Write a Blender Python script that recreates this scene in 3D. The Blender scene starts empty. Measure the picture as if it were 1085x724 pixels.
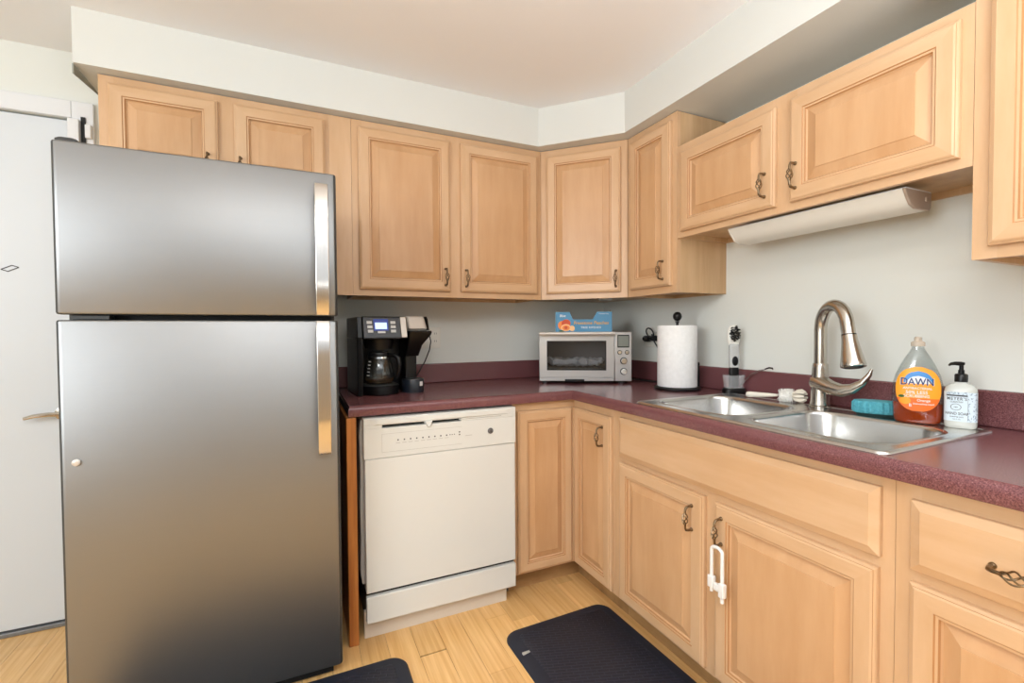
import bpy, bmesh, math, random
from mathutils import Vector, Matrix
from mathutils.geometry import tessellate_polygon
R = math.radians
sc = bpy.context.scene
COL = sc.collection
random.seed(7)

# ------------------------------------------------------------------ camera
cam_d = bpy.data.cameras.new('camera'); cam = bpy.data.objects.new('camera', cam_d); COL.objects.link(cam)
cam_d.sensor_width = 36.0; cam_d.lens = 489.27 / 1085 * 36; cam_d.clip_start = 0.02
YAW, PITCH, ROLL = 0.4317, -0.0243, -0.0062
f = Vector((math.sin(YAW), math.cos(YAW), 0)); r = Vector((math.cos(YAW), -math.sin(YAW), 0)); up = Vector((0, 0, 1))
f2 = f * math.cos(PITCH) + up * math.sin(PITCH); u2 = up * math.cos(PITCH) - f * math.sin(PITCH)
r3 = r * math.cos(ROLL) + u2 * math.sin(ROLL); u3 = u2 * math.cos(ROLL) - r * math.sin(ROLL)
m = Matrix((r3, u3, -f2)).transposed().to_4x4(); m.translation = Vector((-1.7839, -2.4591, 1.1979))
cam.matrix_world = m
sc.camera = cam

# ------------------------------------------------------------------ view, world and lights
sc.view_settings.view_transform = 'Standard'; sc.view_settings.look = 'None'
sc.view_settings.gamma = 1.0; sc.view_settings.use_curve_mapping = False
sc.view_settings.exposure = 0.33
sc.cycles.use_denoising = True
w = bpy.data.worlds.new('world'); sc.world = w; w.use_nodes = True
w.node_tree.nodes['Background'].inputs[0].default_value = (0.87, 0.93, 1.0, 1)
w.node_tree.nodes['Background'].inputs[1].default_value = 0.62


def area(name, loc, target, size, power, color, size_y=None):
    d = bpy.data.lights.new(name, 'AREA'); d.energy = power; d.color = color; d.size = size
    if size_y: d.shape = 'RECTANGLE'; d.size_y = size_y
    else: d.shape = 'DISK'
    o = bpy.data.objects.new(name, d); COL.objects.link(o); o.location = loc
    o.rotation_euler = (Vector(target) - Vector(loc)).to_track_quat('-Z', 'Y').to_euler()
    return o


area('ceiling_light', (-1.95, -2.75, 2.29), (-1.95, -2.75, 0), 0.8, 13, (1.0, 0.98, 0.96))
area('bounced_light', (-1.25, -3.4, 1.3), (-1.25, -3.399, 2.4), 1.4, 68, (0.83, 0.915, 1.0))
area('window_daylight', (-4.25, -2.8, 1.75), (0.0, -2.3, 2.05), 1.6, 58, (0.88, 0.94, 1.0), 1.3)


# ------------------------------------------------------------------ materials
def lin(c):
    return tuple(((v / 255) / 12.92 if v / 255 <= 0.04045 else ((v / 255 + 0.055) / 1.055) ** 2.4) for v in c) + (1,)


def mat(name, rgb, rough=0.5, metal=0.0, **kw):
    m = bpy.data.materials.new(name); m.use_nodes = True
    b = m.node_tree.nodes['Principled BSDF']
    b.inputs['Base Color'].default_value = lin(rgb); b.inputs['Roughness'].default_value = rough
    b.inputs['Metallic'].default_value = metal
    for k, v in kw.items():
        b.inputs[k.replace('_', ' ')].default_value = v
    return m


def nodes(m):
    nt = m.node_tree
    return nt, nt.nodes['Principled BSDF'], lambda t, **k: nt.nodes.new(t)


def noise_mix(m, scale, stops, detail=4, rough=0.6, bump=0, bump_scale=None, obj=True, shift=False):
    """colour from stretched noise in the object's own space; optional bump"""
    nt, b, N = nodes(m)
    tc = N('ShaderNodeTexCoord'); mp = N('ShaderNodeMapping'); mp.inputs['Scale'].default_value = scale
    src = tc.outputs['Object']
    if shift:
        oi = N('ShaderNodeObjectInfo'); ad = N('ShaderNodeVectorMath'); ad.operation = 'MULTIPLY_ADD'
        cb = N('ShaderNodeCombineXYZ')
        for i in range(3): nt.links.new(oi.outputs['Random'], cb.inputs[i])
        ad.inputs[1].default_value = (7.3, 5.1, 3.7)
        nt.links.new(cb.outputs[0], ad.inputs[0]); nt.links.new(src, ad.inputs[2]); src = ad.outputs[0]
    nt.links.new(src, mp.inputs['Vector'])
    nz = N('ShaderNodeTexNoise'); nz.inputs['Scale'].default_value = 1; nz.inputs['Detail'].default_value = detail
    nz.inputs['Roughness'].default_value = rough
    nt.links.new(mp.outputs[0], nz.inputs['Vector'])
    cr = N('ShaderNodeValToRGB')
    el = cr.color_ramp.elements
    while len(el) < len(stops): el.new(0.5)
    for e, (p, c) in zip(el, stops): e.position = p; e.color = lin(c)
    nt.links.new(nz.outputs['Fac'], cr.inputs['Fac']); nt.links.new(cr.outputs[0], b.inputs['Base Color'])
    if bump:
        bp = N('ShaderNodeBump'); bp.inputs['Strength'].default_value = bump; bp.inputs['Distance'].default_value = 0.002
        nt.links.new(nz.outputs['Fac'], bp.inputs['Height']); nt.links.new(bp.outputs[0], b.inputs['Normal'])
    return m, nz, cr


def maple(name, scale, a=(212, 176, 138), c=(202, 162, 121)):
    m = mat(name, a, 0.36)
    m.node_tree.nodes['Principled BSDF'].inputs['Specular IOR Level'].default_value = 0.45
    nt, b, N = nodes(m)
    _, nz, cr = noise_mix(m, scale, [(0.32, c), (0.68, a)], detail=7, rough=0.62, shift=True)
    # slow blotches of the maple figure
    n2 = N('ShaderNodeTexNoise'); n2.inputs['Scale'].default_value = 5.5; n2.inputs['Detail'].default_value = 2
    tc = N('ShaderNodeTexCoord'); nt.links.new(tc.outputs['Object'], n2.inputs['Vector'])
    mr = N('ShaderNodeMapRange'); mr.inputs['To Min'].default_value = 0.93; mr.inputs['To Max'].default_value = 1.06
    nt.links.new(n2.outputs['Fac'], mr.inputs['Value'])
    hs = N('ShaderNodeHueSaturation'); nt.links.new(cr.outputs[0], hs.inputs['Color']); nt.links.new(mr.outputs[0], hs.inputs['Value'])
    nt.links.new(hs.outputs[0], b.inputs['Base Color'])
    return m


M = {}
M['wv'] = maple('maple_vertical', (16, 16, 2.2))
M['wh'] = maple('maple_horizontal', (2.2, 16, 16))
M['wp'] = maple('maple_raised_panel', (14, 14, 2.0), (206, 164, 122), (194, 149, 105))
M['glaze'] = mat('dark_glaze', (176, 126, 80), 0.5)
M['side'] = maple('maple_side_panel', (20, 20, 1.3), (214, 180, 138), (192, 154, 112))
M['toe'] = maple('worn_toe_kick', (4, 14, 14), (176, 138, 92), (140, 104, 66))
M['oak'] = maple('orange_oak', (40, 40, 2.0), (204, 132, 66), (160, 92, 40))
M['wall'] = mat('pale_grey_green_paint', (226, 228, 221), 0.75)
M['soffit'] = mat('wall_paint_darkened', (216, 217, 211), 0.75)  # same paint as the walls, darkened to offset the light it catches
M['ceil'] = mat('white_ceiling_paint', (241, 241, 241), 0.85)
M['white'] = mat('white_trim_paint', (226, 228, 229), 0.4)
M['door'] = mat('white_door_paint', (214, 220, 224), 0.4)
M['black'] = mat('black_plastic', (11, 11, 12), 0.34, 0, Specular_IOR_Level=0.35)
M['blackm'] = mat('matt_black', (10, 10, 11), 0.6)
M['dgrey'] = mat('dark_grey_plastic', (58, 60, 60), 0.4)
M['panelgrey'] = mat('panel_grey_gloss', (40, 40, 44), 0.22)
M['btn'] = mat('button_silver', (190, 190, 188), 0.35, 0.2)
M['silver'] = mat('silver_plastic', (206, 200, 192), 0.3, 0.25)
M['chrome'] = mat('chrome', (225, 225, 222), 0.12, 1.0)
M['nickel'] = mat('brushed_nickel', (196, 190, 180), 0.24, 1.0)
M['pewter'] = mat('antique_pewter', (132, 114, 90), 0.3, 1.0)
M['dw'] = mat('bisque_white_enamel', (216, 216, 210), 0.28)
M['dwkick'] = mat('bisque_kick_plate', (214, 204, 190), 0.4)
M['threshold'] = mat('grey_threshold_metal', (130, 132, 134), 0.4, 0.6)
M['ink'] = mat('dark_grey_print', (60, 60, 62), 0.6)
M['lightgrey'] = mat('light_grey_print', (178, 176, 168), 0.6)
M['plate'] = mat('outlet_ivory', (232, 230, 220), 0.35)
M['paper'] = mat('paper_towel', (240, 240, 238), 0.9)
noise_mix(M['paper'], (60, 60, 60), [(0.3, (234, 234, 232)), (0.7, (243, 243, 241))], bump=0.25)
def thin(name, tint, rough, ior=1.45):
    m = bpy.data.materials.new(name); m.use_nodes = True; nt = m.node_tree; nt.nodes.clear(); N = nt.nodes.new
    out = N('ShaderNodeOutputMaterial'); mx = N('ShaderNodeMixShader'); tr = N('ShaderNodeBsdfTransparent'); gl = N('ShaderNodeBsdfGlossy'); lw = N('ShaderNodeLayerWeight'); pw_ = N('ShaderNodeMath'); pw_.operation = 'POWER'; pw_.inputs[1].default_value = 3.0; fr = N('ShaderNodeMapRange'); fr.inputs['To Min'].default_value = 0.05 if ior < 1.5 else 0.055; fr.inputs['To Max'].default_value = 0.42
    tr.inputs[0].default_value = lin(tint); gl.inputs['Roughness'].default_value = rough; nt.links.new(lw.outputs['Facing'], pw_.inputs[0]); nt.links.new(pw_.outputs[0], fr.inputs['Value'])
    nt.links.new(fr.outputs[0], mx.inputs[0]); nt.links.new(tr.outputs[0], mx.inputs[1]); nt.links.new(gl.outputs[0], mx.inputs[2]); nt.links.new(mx.outputs[0], out.inputs[0])
    return m
M['glass'] = thin('clear_glass', (246, 248, 248), 0.02)
M['clearp'] = thin('clear_plastic', (244, 246, 246), 0.06, 1.4)
M['ovenglass'] = thin('oven_glass', (232, 234, 238), 0.03, 1.5)
M['cup'] = mat('frosted_clear_plastic', (236, 238, 240), 0.15, 0, Alpha=0.16)
M['water'] = mat('coffee_dregs', (150, 120, 90), 0.05, 0, Transmission_Weight=0.8, IOR=1.33)
M['orangeliq'] = mat('orange_soap_liquid', (212, 76, 8), 0.05, 0, Transmission_Weight=0.45, IOR=1.33)
M['soapwhite'] = mat('milky_soap_bottle', (212, 215, 208), 0.2, 0, Transmission_Weight=0.15)
M['lorange'] = mat('label_orange', (250, 163, 38), 0.45)
M['lorange2'] = mat('label_deep_orange', (242, 112, 34), 0.45)
M['lblue'] = mat('label_sky_blue', (70, 140, 205), 0.45)
M['lnavy'] = mat('label_navy', (24, 44, 104), 0.45)
M['lwhite'] = mat('label_white', (232, 232, 230), 0.5)
M['lgreen'] = mat('label_leaf_green', (60, 96, 40), 0.5)
M['lpale'] = mat('label_pale_blue', (214, 228, 236), 0.5)
M['teal'] = mat('teal_sponge', (58, 148, 158), 0.95)
noise_mix(M['teal'], (140, 140, 140), [(0.3, (66, 146, 160)), (0.7, (94, 172, 186))], bump=0.3)
M['spongebase'] = mat('dark_scouring_pad', (24, 50, 48), 0.95)
M['cream'] = mat('cream_plastic', (232, 226, 212), 0.4)
M['bristle'] = mat('white_bristles', (240, 238, 232), 0.8)
M['foam'] = mat('cream_foam', (230, 222, 206), 0.9)
M['boxblue'] = mat('blue_printed_card', (84, 142, 178), 0.6)
M['boxin'] = mat('brown_card', (150, 128, 96), 0.8)
M['peach'] = mat('peach_print', (238, 140, 70), 0.6)
M['peachl'] = mat('light_peach_print', (250, 196, 140), 0.6)
M['peachr'] = mat('red_peach_print', (206, 84, 50), 0.6)
M['gold'] = mat('golden_print', (226, 168, 70), 0.6)
M['foil'] = mat('crumpled_foil', (236, 235, 230), 0.3, 0.45)
M['ovenin'] = mat('oven_cavity', (140, 138, 134), 0.5, 0.2)
M['lcd'] = mat('grey_lcd', (128, 132, 124), 0.15)
M['scr'] = mat('lit_blue_screen', (190, 212, 250), 0.2, 0, Emission_Color=lin((176, 206, 255)), Emission_Strength=0.75)
M['scrblue'] = mat('blue_screen_surround', (16, 40, 110), 0.15, 0, Emission_Color=lin((20, 60, 170)), Emission_Strength=0.25)
M['diff'] = mat('off_white_light_cover', (236, 233, 222), 0.3)
M['lightend'] = mat('taupe_end_cap', (176, 156, 138), 0.35)
M['rubber'] = mat('black_cable', (12, 12, 12), 0.45)

# brushed stainless for the refrigerator, oven and sink
def brushed(name, rgb, rough, scale, amp=0.05):
    m = mat(name, rgb, rough, 1.0)
    nt, b, N = nodes(m)
    tc = N('ShaderNodeTexCoord'); mp = N('ShaderNodeMapping'); mp.inputs['Scale'].default_value = scale
    nz = N('ShaderNodeTexNoise'); nz.inputs['Scale'].default_value = 1; nz.inputs['Detail'].default_value = 3
    mr = N('ShaderNodeMapRange'); mr.inputs['To Min'].default_value = rough - amp; mr.inputs['To Max'].default_value = rough + amp
    nt.links.new(tc.outputs['Object'], mp.inputs[0]); nt.links.new(mp.outputs[0], nz.inputs['Vector'])
    nt.links.new(nz.outputs['Fac'], mr.inputs['Value']); nt.links.new(mr.outputs[0], b.inputs['Roughness'])
    return m
M['steel'] = brushed('brushed_stainless_door', (147, 148, 148), 0.45, (3, 60, 500))
M['ovensteel'] = brushed('oven_stainless', (190, 189, 187), 0.38, (3, 60, 400))
M['sink'] = brushed('sink_stainless', (200, 199, 196), 0.25, (6, 6, 6), 0.04)
M['bar'] = brushed('polished_bar_handle', (214, 210, 204), 0.20, (300, 30, 3), 0.04)

# speckled burgundy laminate
def laminate():
    m = mat('burgundy_laminate', (110, 60, 64), 0.24)
    noise_mix(m, (400, 400, 400), [(0.32, (86, 52, 54)), (0.5, (117, 73, 75)), (0.64, (127, 80, 82)), (0.76, (160, 120, 118))], detail=2, rough=0.5)
    return m
M['lam'] = laminate()
M['lamedge'] = mat('bare_particle_edge', (44, 36, 34), 0.8)

# textured navy mat
def matmat():
    m = mat('navy_foam_mat', (22, 28, 42), 0.55)
    nt, b, N = nodes(m)
    tc = N('ShaderNodeTexCoord'); mp = N('ShaderNodeMapping'); mp.inputs['Scale'].default_value = (1, 1, 1); mp.inputs['Rotation'].default_value = (0, 0, R(20))
    br = N('ShaderNodeTexBrick'); br.inputs['Scale'].default_value = 1; br.inputs['Brick Width'].default_value = 0.042; br.inputs['Row Height'].default_value = 0.014
    br.inputs['Mortar Size'].default_value = 0.0018; br.inputs['Mortar Smooth'].default_value = 0.6
    br.inputs['Color1'].default_value = lin((25, 31, 46)); br.inputs['Color2'].default_value = lin((21, 27, 40)); br.inputs['Mortar'].default_value = lin((36, 43, 60))
    nt.links.new(tc.outputs['Object'], mp.inputs[0]); nt.links.new(mp.outputs[0], br.inputs['Vector'])
    bp = N('ShaderNodeBump'); bp.inputs['Strength'].default_value = 0.5; bp.inputs['Distance'].default_value = 0.003
    nt.links.new(br.outputs['Fac'], bp.inputs['Height']); nt.links.new(bp.outputs[0], b.inputs['Normal'])
    nt.links.new(br.outputs['Color'], b.inputs['Base Color'])
    return m
M['mat'] = matmat()
M['matrim'] = mat('navy_mat_border', (26, 32, 46), 0.6)

# bamboo planks: tone varies per plank
def planks():
    m = mat('bamboo_planks', (226, 178, 112), 0.3)
    nt, b, N = nodes(m)
    _, nz, cr = noise_mix(m, (70, 2.2, 1), [(0.3, (214, 162, 96)), (0.7, (238, 196, 134))], detail=5)
    ge = N('ShaderNodeNewGeometry'); mr = N('ShaderNodeMapRange'); mr.inputs['To Min'].default_value = 0.88; mr.inputs['To Max'].default_value = 1.08
    nt.links.new(ge.outputs['Random Per Island'], mr.inputs['Value'])
    hs = N('ShaderNodeHueSaturation'); nt.links.new(cr.outputs[0], hs.inputs['Color']); nt.links.new(mr.outputs[0], hs.inputs['Value'])
    nt.links.new(hs.outputs[0], b.inputs['Base Color'])
    return m
M['floor'] = planks()
M['floorgap'] = mat('dark_plank_gap', (44, 26, 12), 0.8)


# ------------------------------------------------------------------ mesh helpers
class MB:
    def __init__(s): s.v = []; s.f = []; s.m = []
    def add(s, vs, fs, mi=0):
        o = len(s.v); s.v += [tuple(p) for p in vs]
        for i, fc in enumerate(fs):
            s.f.append([o + k for k in fc]); s.m.append(mi if isinstance(mi, int) else mi[i])
        return s
    def box(s, x0, y0, z0, x1, y1, z1, mi=0):
        vs = [(x, y, z) for z in (z0, z1) for y in (y0, y1) for x in (x0, x1)]
        return s.add(vs, [(0, 2, 3, 1), (4, 5, 7, 6), (0, 1, 5, 4), (2, 6, 7, 3), (0, 4, 6, 2), (1, 3, 7, 5)], mi)
    def prism(s, pts, z0, z1, mi=0):
        n = len(pts)
        return s.add([(x, y, z0) for x, y in pts] + [(x, y, z1) for x, y in pts],
                     [tuple(range(n))[::-1], tuple(range(n, 2 * n))] + [(i, (i + 1) % n, n + (i + 1) % n, n + i) for i in range(n)], mi)
    def loft(s, rings, mi=0, cap0=True, cap1=True, closed=True):
        n = len(rings[0]); vs = [p for rg in rings for p in rg]; fs = []
        for k in range(len(rings) - 1):
            for i in range(n if closed else n - 1):
                j = (i + 1) % n
                fs.append((k * n + i, k * n + j, (k + 1) * n + j, (k + 1) * n + i))
        if cap0: fs.append(tuple(range(n))[::-1])
        if cap1: fs.append(tuple(range((len(rings) - 1) * n, len(rings) * n)))
        return s.add(vs, fs, mi)
    def tube(s, path, rad, n=10, mi=0, flat=1.0):
        path = [Vector(p) for p in path]; rads = rad if isinstance(rad, (list, tuple)) else [rad] * len(path)
        rings = []; nrm = None
        for i, p in enumerate(path):
            t = (path[min(i + 1, len(path) - 1)] - path[max(i - 1, 0)]).normalized()
            if nrm is None:
                a = Vector((0, 0, 1)) if abs(t.z) < 0.9 else Vector((1, 0, 0)); nrm = (a - t * a.dot(t)).normalized()
            else:
                nrm = (nrm - t * nrm.dot(t)).normalized()
            bn = t.cross(nrm)
            rings.append([p + (nrm * math.cos(2 * math.pi * k / n) * flat + bn * math.sin(2 * math.pi * k / n)) * rads[i] for k in range(n)])
        return s.loft(rings, mi)
    def lathe(s, prof, c=(0, 0, 0), n=32, mi=0, sx=1, sy=1, cap0=True, cap1=True):
        return s.loft([[(c[0] + rr * sx * math.cos(2 * math.pi * k / n), c[1] + rr * sy * math.sin(2 * math.pi * k / n), c[2] + z) for k in range(n)] for rr, z in prof], mi, cap0, cap1)
    def build(s, name, mats, parent=None, loc=(0, 0, 0), rz=0, bevel=0, smooth=35, seg=2):
        me = bpy.data.meshes.new(name); me.from_pydata(s.v, [], s.f)
        for mm in (mats if isinstance(mats, (list, tuple)) else [mats]): me.materials.append(M[mm] if isinstance(mm, str) else mm)
        for p, mi in zip(me.polygons, s.m): p.material_index = mi
        bm = bmesh.new(); bm.from_mesh(me); bmesh.ops.recalc_face_normals(bm, faces=bm.faces); bm.to_mesh(me); bm.free()
        if smooth:
            for p in me.polygons: p.use_smooth = True
            me.set_sharp_from_angle(angle=R(smooth))
        o = bpy.data.objects.new(name, me); COL.objects.link(o); o.location = loc; o.rotation_euler = (0, 0, rz)
        if parent: o.parent = parent
        if bevel:
            b = o.modifiers.new('bevel', 'BEVEL'); b.width = bevel; b.segments = seg; b.limit_method = 'ANGLE'; b.angle_limit = R(40)
            b.harden_normals = False
        return o


def rrect(x0, y0, x1, y1, rad, n=6):
    pts = []
    for cx, cy, a0 in ((x1 - rad, y1 - rad, 0), (x0 + rad, y1 - rad, 90), (x0 + rad, y0 + rad, 180), (x1 - rad, y0 + rad, 270)):
        for k in range(n + 1):
            a = R(a0 + 90 * k / n); pts.append((cx + rad * math.cos(a), cy + rad * math.sin(a)))
    return pts


def thing(name, label, cat, loc=(0, 0, 0), rz=0, group=None):
    o = bpy.data.objects.new(name, None); COL.objects.link(o); o.location = loc; o.rotation_euler = (0, 0, rz)
    o.empty_display_size = 0.05
    return tag(o, label, cat, group)


def tag(o, label, cat, group=None):
    o['label'] = label; o['category'] = cat
    if group: o['group'] = group
    return o


def struct(o): o['kind'] = 'structure'; return o


def text2d(body, size, extrude=0.0, align='CENTER', shear=0, space=1.0):
    """letter shapes as flat 2-D verts and faces"""
    c = bpy.data.curves.new('lettering', 'FONT'); c.body = body; c.size = size; c.align_x = align; c.align_y = 'CENTER'; c.shear = shear
    c.space_character = space; c.resolution_u = 3; c.offset = size * 0.012
    o = bpy.data.objects.new('lettering', c); COL.objects.link(o)
    dg = bpy.context.evaluated_depsgraph_get(); me = bpy.data.meshes.new_from_object(o.evaluated_get(dg))
    vs = [(v.co.x, v.co.y) for v in me.vertices]; fs = [tuple(p.vertices) for p in me.polygons]
    bpy.data.objects.remove(o); bpy.data.meshes.remove(me); bpy.data.curves.remove(c)
    return vs, fs


def fill(mb, outer, holes, z, mi=0):
    """flat polygon with holes, at height z"""
    loops = [[Vector((x, y, 0)) for x, y in lp] for lp in [outer] + holes]
    flat = [p for lp in loops for p in lp]
    mb.add([(p.x, p.y, z) for p in flat], [tuple(t) for t in tessellate_polygon(loops)], mi)


# ------------------------------------------------------------------ the setting
CEIL, SOF = 2.33, 2.138
XL, YF = -4.4, -4.9
fb = MB(); fb.box(XL, YF, -0.06, 0, 0.30, -0.004, 1)
rng = random.Random(3); P = 0.0988; x = -1.596 - 28 * P
while x < 0.0:
    row = round((x + 1.596) / P)
    y = 0.30 if x < -2.5 else 0.0
    y -= rng.uniform(0.15, 1.0)
    ends = [0.30]
    yy = y
    if row == 2: yy = -0.80
    if row == 6: yy = -0.755
    if row in (1, 3, 5): yy = -1.7 + 0.2 * row
    ends.append(yy)
    while yy > YF: yy -= rng.uniform(0.85, 1.2); ends.append(max(yy, YF))
    for k in range(len(ends) - 1):
        g0 = 0.0005; g1 = 0.0035 if (row == 2 and k == 0) else 0.0005
        a, bq = max(x + 0.0006, XL), min(x + P - 0.0006, 0)
        if bq > a and ends[k] - ends[k + 1] > 0.02:
            fb.box(a, ends[k + 1] + g1, -0.004, bq, ends[k] - (0.0035 if (row == 2 and k == 1) else g0), 0.0)
    x += P
struct(fb.build('floor', ['floor', 'floorgap'], smooth=0))
struct(MB().box(XL, YF, CEIL, 0.12, 0.12, CEIL + 0.1).build('ceiling', 'ceil', smooth=0))
# back wall with the door opening x -3.46 .. -2.60
DX0, DX1, DZ = -3.46, -2.602, 2.064
wb = MB(); wb.box(DX1, 0, -0.06, 0.12, 0.12, CEIL); wb.box(XL, 0, -0.06, DX0, 0.12, CEIL); wb.box(DX0, 0, DZ, DX1, 0.12, CEIL)
struct(wb.build('wall_back', 'wall', smooth=0))
struct(MB().box(0, YF, -0.06, 0.12, 0, CEIL).build('wall_right', 'wall', smooth=0))
struct(MB().box(XL - 0.12, YF, -0.06, XL, 0.12, CEIL).build('wall_left', 'wall', smooth=0))
struct(MB().box(XL, YF - 0.1, -0.06, 0.12, YF, 1.55).build('wall_front_added', mat('tan_reflection_wall', (142, 130, 114), 0.7), smooth=0))  # unseen half wall, added to darken the reflection in the refrigerator doors
# soffit: L with a clipped corner; thin wedge at its open end, shade put into its grey
SY, SX = -0.349, -0.358
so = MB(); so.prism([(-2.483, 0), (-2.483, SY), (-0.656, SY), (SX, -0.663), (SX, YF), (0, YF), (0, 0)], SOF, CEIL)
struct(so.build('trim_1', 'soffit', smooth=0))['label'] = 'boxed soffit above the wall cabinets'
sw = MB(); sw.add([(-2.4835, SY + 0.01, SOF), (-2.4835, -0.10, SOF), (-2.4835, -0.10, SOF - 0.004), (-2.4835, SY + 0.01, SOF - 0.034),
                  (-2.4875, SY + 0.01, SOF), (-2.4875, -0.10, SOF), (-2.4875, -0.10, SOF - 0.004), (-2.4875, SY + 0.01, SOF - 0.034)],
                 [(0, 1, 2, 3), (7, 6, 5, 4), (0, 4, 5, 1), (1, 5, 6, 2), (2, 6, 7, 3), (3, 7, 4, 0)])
struct(sw.build('trim_2', mat('shaded_edge_grey', (150, 152, 142), 0.8), smooth=0))
# door, casing, threshold
dr = MB(); dr.box(DX0 + 0.003, 0.006, 0.024, DX1 - 0.004, 0.046, DZ - 0.006)
d1 = struct(dr.build('door_1', 'door', bevel=0.002))
lv = MB(); lv.lathe([(0.026, 0), (0.026, 0.008), (0.012, 0.012), (0.011, 0.04)], n=20)
for i, v in enumerate(lv.v): lv.v[i] = (-2.66 + v[0], 0.006 - v[2], 0.872 + v[1])
lv.tube([(-2.66, -0.030, 0.872), (-2.69, -0.036, 0.875), (-2.735, -0.036, 0.872), (-2.765, -0.034, 0.864)], [0.009, 0.009, 0.008, 0.006], 10)
lv.build('door_handle', 'nickel', d1)
cs = MB(); cs.box(DX1, -0.016, 0, DX1 + 0.07, 0, DZ + 0.068); cs.box(DX0 - 0.07, -0.016, 0, DX0, 0, DZ + 0.068); cs.box(DX0, -0.016, DZ, DX1, 0, DZ + 0.068)
struct(cs.build('trim_3', 'white', bevel=0.003))
struct(MB().box(DX0, -0.004, 0.0, DX1, 0.11, 0.018).build('trim_4', 'threshold', bevel=0.003))
sn = thing('door_sensor', 'small white two-piece door sensor on the door casing above the refrigerator', 'sensor', (-2.609, -0.016, 1.955))
MB().box(0, -0.022, 0.0, 0.036, 0, 0.10).build('sensor_body', 'white', sn, bevel=0.003)
MB().box(0.038, -0.006, -0.02, 0.052, 0, 0.115).build('gap_shade_strip', 'blackm', sn)  # black strip put in as the dark gap between the two blocks
MB().box(0.053, -0.018, 0.03, 0.073, 0, 0.085).build('magnet_block', 'white', sn, bevel=0.003)
st = MB()
q = [(-2.832, 1.447), (-2.800, 1.464), (-2.780, 1.457), (-2.812, 1.440)]
for i in range(4):
    a, b_ = Vector((q[i][0], 0, q[i][1])), Vector((q[(i + 1) % 4][0], 0, q[(i + 1) % 4][1]))
    d = (b_ - a).normalized(); n_ = Vector((-d.z, 0, d.x)) * 0.0016
    st.add([a + n_, b_ + n_, b_ - n_, a - n_] + [p + Vector((0, 0.0016, 0)) for p in (a + n_, b_ + n_, b_ - n_, a - n_)], [(0, 1, 2, 3), (7, 6, 5, 4), (0, 4, 5, 1), (1, 5, 6, 2), (2, 6, 7, 3), (3, 7, 4, 0)])
tag(st.build('door_tag', 'ink', loc=(0, 0.0042, 0)), 'small slanted grey outline tag stuck on the white door', 'tag')


# ------------------------------------------------------------------ cabinet pieces (local x along the front, -y out, z up)
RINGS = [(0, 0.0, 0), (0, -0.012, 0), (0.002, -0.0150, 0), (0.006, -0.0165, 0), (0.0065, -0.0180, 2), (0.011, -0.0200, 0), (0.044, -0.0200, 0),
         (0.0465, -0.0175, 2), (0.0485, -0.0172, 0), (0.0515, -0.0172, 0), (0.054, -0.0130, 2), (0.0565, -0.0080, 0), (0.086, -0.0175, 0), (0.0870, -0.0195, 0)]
SLAB = [(0, 0.0, 0), (0, -0.0115, 0), (0.0015, -0.013, 0), (0.017, -0.0185, 0), (0.019, -0.0200, 0)]


def front_mesh(wd, ht, rings, horiz=False, narrow=1.0):
    mb = MB(); n = len(rings)
    for ins, y, g in rings:
        i = ins * (narrow if ins > 0.03 else 1)
        mb.v += [(i, y, i), (wd - i, y, i), (wd - i, y, ht - i), (i, y, ht - i)]
    for k in range(n - 1):
        for e in range(4):
            mb.f.append([k * 4 + e, k * 4 + (e + 1) % 4, (k + 1) * 4 + (e + 1) % 4, (k + 1) * 4 + e])
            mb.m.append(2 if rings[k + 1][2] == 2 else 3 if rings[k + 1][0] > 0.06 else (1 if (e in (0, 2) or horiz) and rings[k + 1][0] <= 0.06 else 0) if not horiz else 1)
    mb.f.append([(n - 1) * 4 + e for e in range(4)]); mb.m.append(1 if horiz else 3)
    mb.f.append([3, 2, 1, 0]); mb.m.append(0)
    return mb


def pull_mesh(cc=0.078, horiz=False, k=1.0):
    """twisted birdcage pull, centred on the origin, projecting to -y"""
    mb = MB(); h = cc / 2; pr = 0.028
    for sg in (-1, 1):
        mb.lathe([(0.0062, 0), (0.0062, 0.003), (0.0045, 0.005)], n=10)
        base = len(mb.v) - 30
        for i in range(base, len(mb.v)):
            a, b2, c2 = mb.v[i]; mb.v[i] = (a, -c2, sg * h + b2)
        mb.tube([(0, 0, sg * h), (0, -pr * 0.55, sg * h), (0, -pr * 0.85, sg * (h - 0.002)), (0, -pr, sg * (h - 0.009)), (0, -pr - 0.001, sg * 0.019)],
                [0.0040, 0.0040, 0.0042, 0.0040, 0.0036], 8)
    for s4 in range(4):
        pth = []
        for t in range(13):
            u = t / 12; a = s4 * math.pi / 2 + u * math.pi * 1.1
            rr = 0.0012 + 0.0082 * k * math.sin(u * math.pi)
            pth.append((rr * math.cos(a), -pr - 0.001 + rr * math.sin(a), 0.021 - 0.042 * u))
        mb.tube(pth, 0.0019, 6)
    if horiz: mb.v = [(z, y, x) for x, y, z in mb.v]
    return mb


PULL = None
def pull(parent, x, z, y=-0.020, horiz=False):
    mb = pull_mesh(horiz=horiz, k=1.3 if horiz else 1.0)
    return mb.build('handle', 'pewter', parent, loc=(x, y, z), smooth=50)


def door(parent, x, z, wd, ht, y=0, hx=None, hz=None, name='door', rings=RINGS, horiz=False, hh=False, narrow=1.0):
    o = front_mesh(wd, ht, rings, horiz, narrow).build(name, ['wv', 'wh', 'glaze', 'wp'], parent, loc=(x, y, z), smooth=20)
    if hx is not None: pull(o, hx - x, hz - z, -0.020, hh)
    return o


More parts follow.
